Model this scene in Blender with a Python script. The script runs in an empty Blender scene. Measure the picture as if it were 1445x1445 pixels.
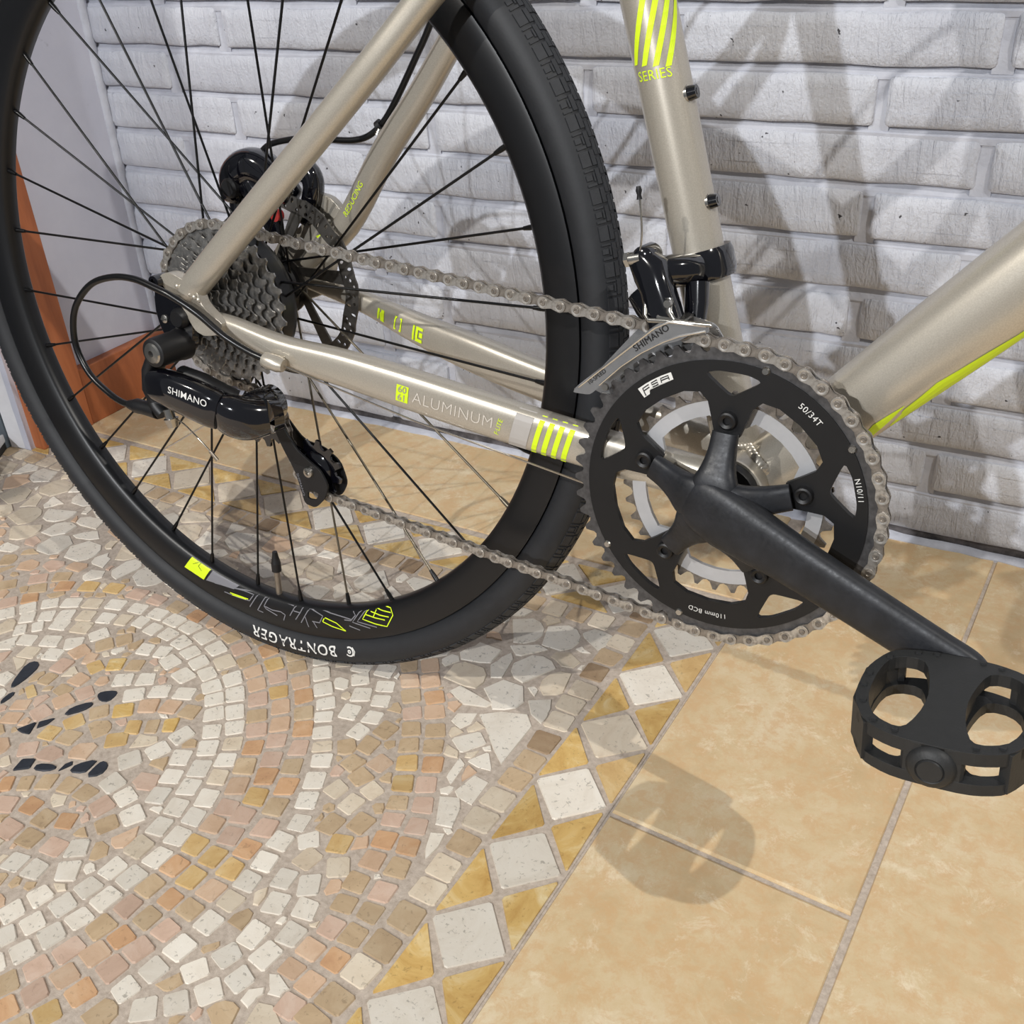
import bpy, bmesh, math, random
import numpy as np
from math import sin, cos, pi, radians, atan2, hypot, sqrt
from mathutils import Vector, Matrix
from mathutils.geometry import tessellate_polygon

random.seed(7)
RNG = np.random.default_rng(7)
SC = bpy.context.scene
COL = SC.collection

# ------------------------------------------------------------------ camera
cam_d = bpy.data.cameras.new('camera')
cam = bpy.data.objects.new('camera', cam_d)
COL.objects.link(cam)
cam_d.sensor_width = 36.0
cam_d.lens = 1458.69 / 1445 * 36.0
cam_d.clip_start = 0.01
CAM_R = Matrix(((0.8739, -0.2164, 0.4352), (0.4838, 0.4732, -0.7362), (-0.0466, 0.8540, 0.5183)))
CAM_P = Vector((0.61296, -0.58111, 0.63216))
cam.matrix_world = Matrix.Translation(CAM_P) @ CAM_R.to_4x4()
SC.camera = cam

# ------------------------------------------------------------------ view + world + lamps
SC.view_settings.view_transform = 'Standard'
SC.view_settings.look = 'None'
SC.view_settings.gamma = 1.0
SC.view_settings.use_curve_mapping = False
SC.view_settings.exposure = -0.04
world = bpy.data.worlds.new('room_light')
SC.world = world
world.use_nodes = True
wn = world.node_tree.nodes['Background']
wn.inputs[0].default_value = (0.90, 0.94, 1.0, 1)
wn.inputs[1].default_value = 0.18


def lamp(name, loc, power, radius, color=(1, 1, 1)):
    d = bpy.data.lights.new(name, 'POINT')
    d.energy = power
    d.shadow_soft_size = radius
    d.color = color
    o = bpy.data.objects.new(name, d)
    o.location = loc
    COL.objects.link(o)
    return o


lamp('ceiling_lamp_right', (2.02, -0.64, 2.30), 126, 0.012, (1, 0.96, 0.90))
lamp('ceiling_lamp_left', (-0.95, -2.25, 2.30), 185, 0.016, (1, 0.96, 0.90))
lamp('ceiling_lamp_far', (0.00, -4.00, 2.27), 395, 0.03, (0.95, 0.97, 1.0))


# ------------------------------------------------------------------ materials
def srgb(r, g, b):
    f = lambda c: (c / 255 / 12.92) if c / 255 <= 0.04045 else ((c / 255 + 0.055) / 1.055) ** 2.4
    return (f(r), f(g), f(b), 1)


class NT:
    def __init__(self, name):
        self.m = bpy.data.materials.new(name)
        self.m.use_nodes = True
        self.t = self.m.node_tree
        self.n = self.t.nodes
        self.b = self.n['Principled BSDF']
        self.tc = self.n.new('ShaderNodeTexCoord')
        self.src = self.tc.outputs['Object']

    def link(self, a, b):
        self.t.links.new(a, b)

    def noise(self, scale, detail=3, rough=0.6, stretch=None, dist=0.0, offset=False):
        src = self.src
        if stretch or offset:
            mp = self.n.new('ShaderNodeMapping')
            if stretch:
                mp.inputs['Scale'].default_value = stretch
            self.link(src, mp.inputs['Vector'])
            if offset:
                oi = self.n.new('ShaderNodeObjectInfo')
                mu = self.n.new('ShaderNodeMath'); mu.operation = 'MULTIPLY'; mu.inputs[1].default_value = 37.0
                self.link(oi.outputs['Random'], mu.inputs[0])
                self.link(mu.outputs[0], mp.inputs['Location'])
            src = mp.outputs[0]
        x = self.n.new('ShaderNodeTexNoise')
        x.inputs['Scale'].default_value = scale
        x.inputs['Detail'].default_value = detail
        x.inputs['Roughness'].default_value = rough
        x.inputs['Distortion'].default_value = dist
        self.link(src, x.inputs['Vector'])
        return x.outputs['Fac']

    def ramp(self, fac, stops):
        r = self.n.new('ShaderNodeValToRGB')
        e = r.color_ramp.elements
        while len(e) < len(stops):
            e.new(0.5)
        for i, (p, c) in enumerate(stops):
            e[i].position = p
            e[i].color = c if len(c) == 4 else (*c, 1)
        self.link(fac, r.inputs[0])
        return r.outputs[0]

    def mix(self, fac, a, b, mode='MIX'):
        m = self.n.new('ShaderNodeMix')
        m.data_type = 'RGBA'
        m.blend_type = mode
        for s, v in ((m.inputs[0], fac), (m.inputs[6], a), (m.inputs[7], b)):
            if hasattr(v, 'is_linked'):
                self.link(v, s)
            else:
                s.default_value = v
        return m.outputs[2]

    def bump(self, h, strength, dist=0.002, prev=None):
        b = self.n.new('ShaderNodeBump')
        b.inputs['Strength'].default_value = strength
        b.inputs['Distance'].default_value = dist
        self.link(h, b.inputs['Height'])
        if prev is not None:
            self.link(prev, b.inputs['Normal'])
        return b.outputs[0]

    def out(self, col=None, rough=None, metal=None, normal=None, spec=None, coat=None):
        for k, v in (('Base Color', col), ('Roughness', rough), ('Metallic', metal), ('Normal', normal), ('Specular IOR Level', spec), ('Coat Weight', coat)):
            if v is None:
                continue
            if hasattr(v, 'is_linked'):
                self.link(v, self.b.inputs[k])
            else:
                self.b.inputs[k].default_value = v
        return self.m


def plain(name, col, rough=0.5, metal=0.0, var=0.15, scale=40, bump=0.0, bdist=0.001, spec=None, coat=None):
    t = NT(name)
    f = t.noise(scale, 4)
    lo = tuple(c * (1 - var) for c in col[:3]) + (1,)
    hi = tuple(min(1, c * (1 + var)) for c in col[:3]) + (1,)
    c = t.ramp(f, [(0.3, lo), (0.7, hi)])
    nrm = t.bump(t.noise(scale * 4, 3), bump, bdist) if bump else None
    return t.out(c, rough, metal, nrm, spec, coat)


M = {}
# painted bicycle
t = NT('champagne_paint')
c = t.ramp(t.noise(1300, 2), [(0.35, srgb(184, 177, 164)), (0.65, srgb(196, 189, 176))])
M['paint'] = t.out(c, 0.33, 0.5, None, None, 0.4)
M['neon'] = plain('neon_yellow_decal', (0.70, 0.92, 0.015, 1), 0.5, 0, 0.02)
M['grey_decal'] = plain('grey_decal', srgb(176, 172, 168), 0.45, 0, 0.03)
M['pale_decal'] = plain('pale_grey_lettering', srgb(210, 204, 194), 0.5, 0.0, 0.03)
M['white_ink'] = plain('white_lettering', srgb(225, 225, 222), 0.5, 0, 0.05, 80)
M['dim_ink'] = plain('grey_line_lettering', srgb(122, 122, 128), 0.5, 0, 0.05)
M['rubber'] = plain('tyre_rubber', srgb(31, 33, 37), 0.6, 0, 0.12, 120, 0.12, 0.0006)
M['tread_rubber'] = plain('tread_rubber', srgb(43, 45, 49), 0.7, 0, 0.15, 150, 0.2, 0.0006)
M['rim_black'] = plain('anodised_rim_black', srgb(13, 14, 17), 0.38, 0.0, 0.1, 60)
M['spoke_black'] = plain('spoke_black', srgb(15, 15, 16), 0.32, 0.3, 0.1)
M['spoke_steel'] = plain('worn_spoke_steel', srgb(120, 112, 98), 0.35, 0.8, 0.2)
M['black'] = plain('satin_black_metal', srgb(23, 23, 25), 0.45, 0.1, 0.2, 90)
M['gloss'] = plain('gloss_black_lacquer', srgb(9, 9, 15), 0.10, 0.0, 0.1, 40, 0, 0, None, 1.0)
M['hub_black'] = plain('hub_black', srgb(8, 8, 9), 0.36, 0, 0.1)
M['ring_black'] = plain('chainring_black', srgb(14, 14, 16), 0.48, 0.1, 0.2, 70, 0.05, 0.0005)
t = NT('crank_black')
f = t.noise(420, 3)
M['crank'] = t.out(t.ramp(t.noise(60, 5), [(0.3, srgb(27, 28, 31)), (0.72, srgb(41, 43, 48))]), t.ramp(f, [(0.3, (0.36,) * 3), (0.7, (0.52,) * 3)]), 0.15, t.bump(f, 0.12, 0.0005))
M['plastic'] = plain('pedal_plastic', srgb(35, 36, 37), 0.55, 0, 0.12, 150, 0.25, 0.0005)
M['housing'] = plain('cable_housing_black', srgb(15, 15, 16), 0.3, 0, 0.1)
t = NT('dirty_chain_steel')
f = t.noise(260, 4)
M['chain'] = t.out(t.ramp(f, [(0.30, srgb(112, 106, 98)), (0.50, srgb(176, 171, 164)), (0.75, srgb(206, 202, 196))]), t.ramp(f, [(0.3, (0.5,) * 3), (0.7, (0.26,) * 3)]), 0.7, t.bump(f, 0.1, 0.0005))
M['chain_dark'] = plain('greasy_inner_link_steel', srgb(138, 131, 123), 0.4, 0.65, 0.35, 240)
M['sprocket'] = plain('greasy_sprocket_steel', srgb(165, 163, 160), 0.26, 0.8, 0.45, 190)
M['tooth_dark'] = plain('grimy_chainring_teeth', srgb(84, 83, 84), 0.45, 0.5, 0.35, 200)
M['steel'] = plain('bright_steel', srgb(185, 182, 176), 0.22, 0.95, 0.08, 120)
M['chrome'] = plain('polished_cage_steel', srgb(205, 204, 203), 0.16, 0.85, 0.12, 60)
M['silver'] = plain('silver_anodised_ring', srgb(196, 197, 200), 0.42, 0.35, 0.05, 90)
M['rotor'] = plain('brake_rotor_steel', srgb(100, 97, 93), 0.36, 0.7, 0.2, 150)
M['clear'] = plain('grey_valve_metal', srgb(150, 140, 128), 0.35, 0.7, 0.15, 90)
M['red'] = plain('red_sleeve', srgb(150, 40, 36), 0.5, 0, 0.1)

# white painted brick: cool white paint, brushed vertical relief, grime specks
t = NT('painted_brick')
big = t.noise(7, 4, 0.6, None, 0, True)
streak = t.noise(55, 4, 0.7, (1.6, 1.0, 0.35), 0.6, True)
fine = t.noise(330, 3, 0.6, None, 0, True)
spk = t.noise(120, 2, 0.5, None, 0, True)
c = t.ramp(big, [(0.3, srgb(184, 187, 197)), (0.7, srgb(206, 209, 217))])
c = t.mix(t.ramp(spk, [(0.735, (0, 0, 0)), (0.76, (1, 1, 1))]), c, srgb(60, 60, 66))
n1 = t.bump(streak, 0.8, 0.005)
n2 = t.bump(fine, 0.6, 0.0016, n1)
M['brick'] = t.out(c, 0.55, 0, n2)
t = NT('painted_mortar')
f = t.noise(30, 4)
c = t.ramp(f, [(0.3, srgb(174, 177, 188)), (0.7, srgb(198, 201, 211))])
M['mortar'] = t.out(c, 0.7, 0, t.bump(t.noise(140, 4), 0.5, 0.002))
t = NT('joint_grime')
M['grime'] = t.out(t.ramp(t.noise(35, 5, 0.7), [(0.35, srgb(46, 44, 46)), (0.7, srgb(110, 106, 108))]), 0.85)
t = NT('white_plaster')
c = t.ramp(t.noise(6, 5, 0.65), [(0.3, srgb(196, 198, 212)), (0.7, srgb(212, 213, 225))])
c = t.mix(t.ramp(t.noise(38, 5, 0.7), [(0.66, (0, 0, 0)), (0.74, (0.5, 0.5, 0.5))]), c, srgb(150, 148, 158))
M['plaster'] = t.out(c, 0.6, 0, t.bump(t.noise(60, 3), 0.15, 0.002))
t = NT('orange_wood')
g = t.noise(26, 5, 0.65, (1, 1, 0.16), 1.2)
c = t.ramp(g, [(0.25, srgb(146, 82, 48)), (0.55, srgb(178, 104, 62)), (0.8, srgb(190, 118, 74))])
M['wood'] = t.out(c, 0.5, 0, t.bump(g, 0.12, 0.001))
M['white_trim'] = plain('white_trim_paint', srgb(226, 226, 230), 0.5, 0, 0.05)
M['door_metal'] = plain('galvanised_grey_metal', srgb(112, 124, 134), 0.4, 0.3, 0.1, 18)
M['door_dark'] = plain('dark_grey_door', srgb(70, 76, 82), 0.5, 0.1, 0.15, 18)
M['box_white'] = plain('off_white_box', srgb(205, 205, 205), 0.6, 0, 0.05)
M['box_black'] = plain('black_box_base', srgb(30, 32, 32), 0.6, 0, 0.1)

# beige ceramic tile
t = NT('beige_tile')
a = t.noise(10, 7, 0.72, None, 0.25, True)
b = t.noise(70, 6, 0.75, None, 0.3, True)
c = t.ramp(a, [(0.30, srgb(196, 167, 124)), (0.5, srgb(211, 188, 148)), (0.70, srgb(222, 205, 173))])
c = t.mix(t.ramp(b, [(0.40, (0.7, 0.7, 0.7)), (0.56, (0, 0, 0))]), c, srgb(207, 171, 126))
c = t.mix(t.ramp(t.noise(24, 7, 0.8, None, 0.4, True), [(0.55, (0, 0, 0)), (0.68, (0.75, 0.75, 0.75))]), c, srgb(233, 219, 190))
M['tile'] = t.out(c, t.ramp(b, [(0.3, (0.36,) * 3), (0.7, (0.52,) * 3)]), 0, t.bump(b, 0.12, 0.0012))
t = NT('cement_grout')
f = t.noise(220, 4, 0.7)
c = t.ramp(f, [(0.3, srgb(166, 152, 138)), (0.7, srgb(200, 187, 173))])
M['grout'] = t.out(c, 0.85, 0, t.bump(f, 0.6, 0.001))


def stone(name, cols, pit=0.5):
    t = NT(name)
    oi = t.n.new('ShaderNodeObjectInfo')
    v = t.noise(26, 5, 0.7, None, 0.8, True)
    c = t.ramp(v, [(0.25 + 0.5 * i / max(1, len(cols) - 1), srgb(*q)) for i, q in enumerate(cols)])
    mm = t.n.new('ShaderNodeMapRange')
    mm.inputs[3].default_value = 0.84; mm.inputs[4].default_value = 1.1
    t.link(oi.outputs['Random'], mm.inputs[0])
    c = t.mix(1.0, c, mm.outputs[0], 'MULTIPLY')
    p = t.noise(230, 3, 0.65, None, 0.5, True)
    pm = t.ramp(p, [(0.60, (0, 0, 0)), (0.68, (pit,) * 3)])
    dark = tuple(0.35 * x for x in srgb(*cols[0])[:3]) + (1,)
    c = t.mix(pm, c, dark)
    t2 = t.bump(p, -0.25 * (pit + 0.3), 0.0015)
    return t.out(c, 0.5, 0, t.bump(v, 0.3, 0.0015, t2))


M['st_white'] = stone('white_travertine', [(212, 202, 186), (226, 218, 204), (232, 226, 214)], 0.6)
M['st_cream'] = stone('cream_travertine', [(196, 178, 154), (214, 200, 178), (222, 210, 190)], 0.4)
M['st_tan'] = stone('tan_travertine', [(170, 146, 116), (190, 166, 134), (204, 184, 154)], 0.35)
M['st_brown'] = stone('brown_travertine', [(126, 102, 76), (150, 126, 98), (168, 146, 118)], 0.35)
M['st_orange'] = stone('orange_marble', [(180, 138, 104), (198, 158, 120), (210, 178, 144)], 0.3)
M['st_gold'] = stone('gold_marble', [(186, 148, 94), (204, 172, 118), (216, 194, 150)], 0.3)
M['st_pink'] = stone('pink_marble', [(186, 158, 138), (202, 174, 154), (212, 190, 172)], 0.2)
M['st_peach'] = stone('peach_marble', [(192, 160, 130), (206, 176, 148), (216, 192, 166)], 0.2)
M['st_yellow'] = stone('yellow_onyx', [(182, 140, 74), (208, 174, 108), (230, 214, 172)], 0.35)
M['st_black'] = stone('black_stone', [(34, 37, 44), (46, 50, 58), (58, 62, 70)], 0.0)


# ------------------------------------------------------------------ mesh helpers
def mobj(name, verts, faces, mats, parent=None, smooth=None, fmat=None, loc=None):
    me = bpy.data.meshes.new(name)
    me.from_pydata([tuple(v) for v in verts], [], [tuple(f) for f in faces])
    me.update()
    if not isinstance(mats, (list, tuple)):
        mats = [mats]
    for m in mats:
        me.materials.append(M[m])
    if fmat is not None:
        me.polygons.foreach_set('material_index', list(fmat))
    if smooth is not None:
        me.shade_smooth()
        me.set_sharp_from_angle(angle=radians(smooth))
    o = bpy.data.objects.new(name, me)
    COL.objects.link(o)
    if parent is not None:
        o.parent = parent
    if loc is not None:
        o.location = loc
    return o


class G:
    """collects shapes of one part into one mesh"""
    def __init__(self):
        self.v = []; self.f = []; self.m = []

    def add(self, vf, mat=0):
        v, f = vf
        k = len(self.v)
        self.v += [tuple(x) for x in v]
        self.f += [tuple(i + k for i in q) for q in f]
        self.m += [mat] * len(f)
        return self

    def build(self, name, mats, parent=None, smooth=40, **kw):
        return mobj(name, self.v, self.f, mats, parent, smooth, self.m, **kw)


def spline(pts, n=6):
    """Catmull-Rom through rows of numbers"""
    P = [np.array(p, float) for p in pts]
    if len(P) < 3:
        return P
    out = []
    for i in range(len(P) - 1):
        a = P[i - 1] if i else 2 * P[0] - P[1]
        b, c = P[i], P[i + 1]
        d = P[i + 2] if i + 2 < len(P) else 2 * P[-1] - P[-2]
        for k in range(n):
            t = k / n
            out.append(0.5 * ((2 * b) + (c - a) * t + (2 * a - 5 * b + 4 * c - d) * t * t + (3 * b - a - 3 * c + d) * t ** 3))
    out.append(P[-1])
    return out


def sweep(path, radii, seg=16, up=(0, 1, 0), caps=True, ex=2.0):
    """tube along path; radii = list of (r_side, r_up); r_up is measured along `up`, superellipse exponent ex"""
    P = [np.array(p, float)[:3] for p in path]
    v = []; f = []
    n = len(P)
    upv = np.array(up, float)
    prev = None
    for i, p in enumerate(P):
        d = P[min(i + 1, n - 1)] - P[max(i - 1, 0)]
        d = d / (np.linalg.norm(d) + 1e-12)
        u = upv - d * (upv @ d)
        if np.linalg.norm(u) < 0.05 and prev is not None:
            u = prev - d * (prev @ d)
        u /= np.linalg.norm(u) + 1e-12
        prev = u
        s = np.cross(d, u)
        r = radii[i] if isinstance(radii, (list, tuple)) and isinstance(radii[0], (list, tuple, np.ndarray)) else None
        if r is None:
            q = radii[i] if isinstance(radii, (list, tuple)) else radii
            r = (q, q)
        for k in range(seg):
            a = 2 * pi * k / seg
            ca, sa = cos(a), sin(a)
            ca = math.copysign(abs(ca) ** (2 / ex), ca); sa = math.copysign(abs(sa) ** (2 / ex), sa)
            v.append(p + s * (r[0] * ca) + u * (r[1] * sa))
    for i in range(n - 1):
        for k in range(seg):
            k2 = (k + 1) % seg
            f.append((i * seg + k, i * seg + k2, (i + 1) * seg + k2, (i + 1) * seg + k))
    if caps:
        f.append(tuple(range(seg))[::-1])
        f.append(tuple((n - 1) * seg + k for k in range(seg)))
    return v, f


def lathe(profile, seg=24, axis='y', center=(0, 0, 0), ang=(0, 2 * pi)):
    """profile = [(r, along)] revolved about the axis through center"""
    v = []; f = []
    full = abs(ang[1] - ang[0] - 2 * pi) < 1e-6
    m = seg if full else seg + 1
    for k in range(m):
        a = ang[0] + (ang[1] - ang[0]) * k / seg
        for r, h in profile:
            if axis == 'y':
                q = (r * cos(a), h, r * sin(a))
            elif axis == 'z':
                q = (r * cos(a), r * sin(a), h)
            else:
                q = (h, r * cos(a), r * sin(a))
            v.append((q[0] + center[0], q[1] + center[1], q[2] + center[2]))
    n = len(profile)
    for k in range(seg):
        k2 = (k + 1) % m
        for i in range(n - 1):
            f.append((k * n + i, k * n + i + 1, k2 * n + i + 1, k2 * n + i))
    return v, f


def cyl(p0, p1, r, seg=16, r1=None):
    return sweep([p0, p1], [(r, r), (r1 or r, r1 or r)], seg, up=(0.31, 0.83, 0.46))


def plate(loops, y0, y1, cen=(0, 0)):
    """loops of (x,z); first is the outline, others holes; extruded along y from y0 to y1"""
    L = [[Vector((p[0] + cen[0], p[1] + cen[1], 0)) for p in l] for l in loops]
    tri = tessellate_polygon(L)
    flat = [p for l in L for p in l]
    n = len(flat)
    v = [(p.x, y0, p.y) for p in flat] + [(p.x, y1, p.y) for p in flat]
    f = []
    for a, b, c in tri:
        f.append((a, b, c)); f.append((c + n, b + n, a + n))
    k = 0
    for l in L:
        m = len(l)
        for i in range(m):
            j = (i + 1) % m
            f.append((k + i, k + j, k + j + n, k + i + n))
        k += m
    return v, f


def circ(r, n=32, c=(0, 0), a0=0.0):
    return [(c[0] + r * cos(a0 + 2 * pi * i / n), c[1] + r * sin(a0 + 2 * pi * i / n)) for i in range(n)]


def pol(a, r, c=(0, 0)):
    return (c[0] + r * cos(radians(a)), c[1] + r * sin(radians(a)))


def rounded(pts, n=3, k=0.3):
    """round polygon corners"""
    out = []
    m = len(pts)
    for i in range(m):
        a, b, c = np.array(pts[i - 1]), np.array(pts[i]), np.array(pts[(i + 1) % m])
        p, q = b + (a - b) * k, b + (c - b) * k
        for j in range(n + 1):
            t = j / n
            out.append(tuple((1 - t) ** 2 * p + 2 * t * (1 - t) * b + t * t * q))
    return out


def box(x0, x1, y0, y1, z0, z1):
    v = [(x, y, z) for x in (x0, x1) for y in (y0, y1) for z in (z0, z1)]
    f = [(0, 1, 3, 2), (4, 6, 7, 5), (0, 4, 5, 1), (2, 3, 7, 6), (0, 2, 6, 4), (1, 5, 7, 3)]
    return v, f


def bevel(o, w, seg=2, angle=35):
    b = o.modifiers.new('bevel', 'BEVEL')
    b.width = w; b.segments = seg; b.limit_method = 'ANGLE'; b.angle_limit = radians(angle)
    return o


def recalc(o):
    bm = bmesh.new(); bm.from_mesh(o.data)
    bmesh.ops.recalc_face_normals(bm, faces=bm.faces)
    bm.to_mesh(o.data); bm.free()
    return o


def xform(vf, fn):
    return [fn(p) for p in vf[0]], vf[1]


_txt = {}


def text_shape(s, size=1.0, bold=0.0, shear=0.0, spacing=1.0):
    """flat letters (u, v) and their faces"""
    cu = bpy.data.curves.new('t', 'FONT')
    cu.body = s; cu.size = 1.0; cu.offset = bold; cu.shear = shear; cu.space_character = spacing
    cu.resolution_u = 3
    cu.align_x = 'CENTER'; cu.align_y = 'CENTER'
    o = bpy.data.objects.new('t', cu)
    COL.objects.link(o)
    dg = bpy.context.evaluated_depsgraph_get()
    me = o.evaluated_get(dg).to_mesh()
    v = [(p.co.x * size, p.co.y * size) for p in me.vertices]
    f = [tuple(p.vertices) for p in me.polygons]
    bpy.data.objects.remove(o); bpy.data.curves.remove(cu)
    return v, f


def decal(vf, fn):
    return [fn(*p[:2]) for p in vf[0]], vf[1]


def strip(pts, w):
    """thin flat line along 2-D points"""
    P = [np.array(p, float) for p in pts]
    v = []; f = []
    for i, p in enumerate(P):
        d = P[min(i + 1, len(P) - 1)] - P[max(0, i - 1)]
        d /= np.linalg.norm(d) + 1e-12
        n = np.array((-d[1], d[0])) * w / 2
        v += [tuple(p + n), tuple(p - n)]
    for i in range(len(P) - 1):
        f.append((2 * i, 2 * i + 1, 2 * i + 3, 2 * i + 2))
    return v, f


def grid_poly(pts, step=0.004):
    """polygon as 2-D faces (for curved decals): triangulated"""
    L = [Vector((p[0], p[1], 0)) for p in pts]
    return [tuple(p) for p in pts], [tuple(t) for t in tessellate_polygon([L])]


def tag(o, label=None, cat=None, group=None, kind=None):
    for k, v in (('label', label), ('category', cat), ('group', group), ('kind', kind)):
        if v:
            o[k] = v
    return o


def empty(name, loc=(0, 0, 0), parent=None):
    o = bpy.data.objects.new(name, None)
    o.empty_display_size = 0.05
    o.location = loc
    COL.objects.link(o)
    o.parent = parent
    return o


def inst(src, name, parent, loc=(0, 0, 0), rot=(0, 0, 0)):
    o = src.copy()
    o.name = name
    o.location = loc; o.rotation_euler = rot
    COL.objects.link(o)
    o.parent = parent
    return o

# ================================================================== SETTING
WY = 0.4488            # brick wall face
Z0, HC, LB = 0.4791, 0.05184, 0.2945     # bottom of course 0, course height, brick pitch
GAPH, GAPV = 0.0085, 0.0105

wall = mobj('wall_back', *box(-0.60, 1.6, WY + 0.0085, WY + 0.12, -0.02, 1.5), 'mortar')
tag(wall, 'white painted brick wall behind the bicycle', kind='structure')


def brick_mesh(L, seed, hb=HC - GAPH, depth=0.020):
    """one brick, front face towards -y; ragged rounded outline; origin at its centre on the wall face"""
    r = random.Random(seed)
    nx = max(2, int(L / 0.03)); nz = 2
    pts = []
    def j(s): return r.uniform(-s, s)
    for i in range(nx): pts.append((-L / 2 + L * i / nx, -hb / 2))
    for i in range(nz): pts.append((L / 2, -hb / 2 + hb * i / nz))
    for i in range(nx): pts.append((L / 2 - L * i / nx, hb / 2))
    for i in range(nz): pts.append((-L / 2, hb / 2 - hb * i / nz))
    rc = 0.0045
    out = []
    for (x, z) in pts:
        if abs(x) > L / 2 - 1e-6 and abs(z) > hb / 2 - 1e-6:
            sx, sz = math.copysign(1, x), math.copysign(1, z)
            p1, p2 = (x - sx * rc, z), (x, z - sz * rc)
            pm_ = (x - sx * rc * .28, z - sz * rc * .28)
            out += [p1, pm_, p2] if (sx > 0) == (sz < 0) else [p2, pm_, p1]
        else:
            out.append((x + j(0.0009), z + j(0.0011)))
    n = len(out)
    v = []; f = []
    def ring(ins, y):
        for (x, z) in out:
            v.append((x * (1 - 2 * ins / L), y + j(0.0006), z * (1 - 2 * ins / hb)))
    ring(0, depth); ring(0, 0.0022); ring(0.0026, 0.0); 
    for k in range(2):
        for i in range(n):
            i2 = (i + 1) % n
            f.append((k * n + i, k * n + i2, (k + 1) * n + i2, (k + 1) * n + i))
    # slightly domed, uneven front
    ring(0.012, -0.0009)
    for i in range(n):
        i2 = (i + 1) % n
        f.append((2 * n + i, 2 * n + i2, 3 * n + i2, 3 * n + i))
    f.append(tuple(3 * n + i for i in range(n)))
    return v, f


variants = {}
perp = None
count = 0
for k in range(-4, 10):
    zb = Z0 - k * HC
    off = -0.0757 if k % 2 == 0 else -0.1725
    j0 = int(math.floor((-0.60 - off) / LB))
    for q in range(j0, j0 + 9):
        xa = off + q * LB + GAPV / 2
        xb = off + (q + 1) * LB - GAPV / 2
        xa = max(xa, -0.597); xb = min(xb, 1.55)
        if xb - xa < 0.02:
            continue
        L = round(xb - xa, 3)
        key = (L, (k * 7 + q * 3) % 5)
        xc, zc = (xa + xb) / 2, zb + (HC - GAPH) / 2
        if key not in variants:
            o = recalc(mobj('brick', *brick_mesh(L, hash(key) % 9973), 'brick', wall, 50))
            variants[key] = o
        else:
            o = inst(variants[key], 'brick', wall)
        o.location = (xc, WY + random.uniform(-0.0012, 0.0012), zc + random.uniform(-.0007, .0007))
        o.rotation_euler = (0, random.uniform(-0.003, 0.003), 0)
        if xb < 1.5:                                       # the upright joint after this brick
            if perp is None:
                perp = recalc(mobj('mortar_joint', *box(-0.009, 0.009, 0.0, 0.008, -HC / 2, HC / 2 - 0.0035), 'mortar', wall)); jo = perp
            else:
                jo = inst(perp, 'mortar_joint', wall)
            jo.location = (xb + GAPV / 2, WY + 0.0036, zb + (HC - GAPH) / 2 - 0.0015)
# weathered bed joints: deep under each course, coming forward towards the brick below
for k in range(-4, 9):
    zt = Z0 - k * HC; zb = zt - GAPH
    v = []; f = []
    for i in range(56):
        x = -0.6 + 0.04 * i
        e = lambda s: random.uniform(-s, s)
        v += [(x, WY + 0.0085, zt + 0.003), (x, WY + 0.0074, zt - 0.0022 + e(.0008)), (x, WY + 0.0022 + e(.0008), zb + 0.0012 + e(.0009)), (x, WY + 0.0022, zb - 0.004), (x, WY + 0.012, zb - 0.004)]
    for i in range(55):
        for q in range(4):
            a = 5 * i + q
            f.append((a, a + 5, a + 6, a + 1))
    recalc(mobj('mortar_joint', v, f, 'mortar', wall, 40))
tag(mobj('joint_dirt', *box(-0.60, 1.6, WY + 0.0024, WY + 0.0030, 0.001, 0.0140), 'grime', wall), 'dirty dark lowest mortar joint')
v = []; f = []
for i in range(111):
    x = -0.6 + 0.02 * i
    d = random.uniform(0, 0.004)
    for (yy, zz) in ((WY - 0.006 - d, -0.005), (WY - 0.006 - d, 0.0010), (WY - 0.0005, 0.0046 + random.uniform(-.0012, .0012)), (WY + 0.008, 0.0040)):
        v.append((x, yy, zz))
for i in range(110):
    for k in range(3):
        a = i * 4 + k
        f.append((a, a + 4, a + 5, a + 1))
recalc(mobj('mortar_toe', v, f, 'mortar', wall, 60))

# left wall, its corner fillet, baseboard, casing, white edge, door frame
wl_ = recalc(mobj('wall_left', *box(-0.75, -0.600, 0.185, WY + 0.12, -0.02, 1.5), 'plaster'))
tag(wl_, 'smooth white plaster wall meeting the brick wall at the corner', kind='structure')
g = G()
g.add(sweep([(-0.602, WY - 0.002, -0.02), (-0.602, WY - 0.002, 1.5)], 0.0075, 10, up=(0, 1, 0)))
g.build('corner_bead', ['mortar'], wl_)
bb = recalc(mobj('baseboard_left', *box(-0.602, -0.583, 0.2795, WY, 0.0, 0.083), 'wood'))
tag(bevel(bb, 0.0015), 'orange-brown wooden baseboard along the white plaster wall', kind='structure')
tr = recalc(mobj('trim_1', *box(-0.606, -0.581, 0.192, 0.2785, 0.0, 1.5), 'wood'))
tag(bevel(tr, 0.002), 'upright orange-brown wooden door casing on the white wall', kind='structure')
v = []; f = []
for i in range(31):
    z = i * 0.05
    e = random.uniform(-0.0015, 0.0015)
    v += [(-0.607, 0.1915, z), (-0.607 + e, 0.186, z), (-0.634, 0.181 + e, z), (-0.634, 0.1915, z)]
for i in range(30):
    for k in range(3):
        a = 4 * i + k
        f.append((a, a + 1, a + 5, a + 4))
tag(recalc(mobj('trim_2', v, f, 'white_trim', None, 30)), 'ragged white painted edge beside the wooden casing', kind='structure')
dr = recalc(mobj('door_1', *box(-0.72, -0.668, -0.75, 0.150, 0.0, 1.5), 'door_dark'))
tag(dr, 'dark grey metal door at the left edge', kind='structure')
g = G()
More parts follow.
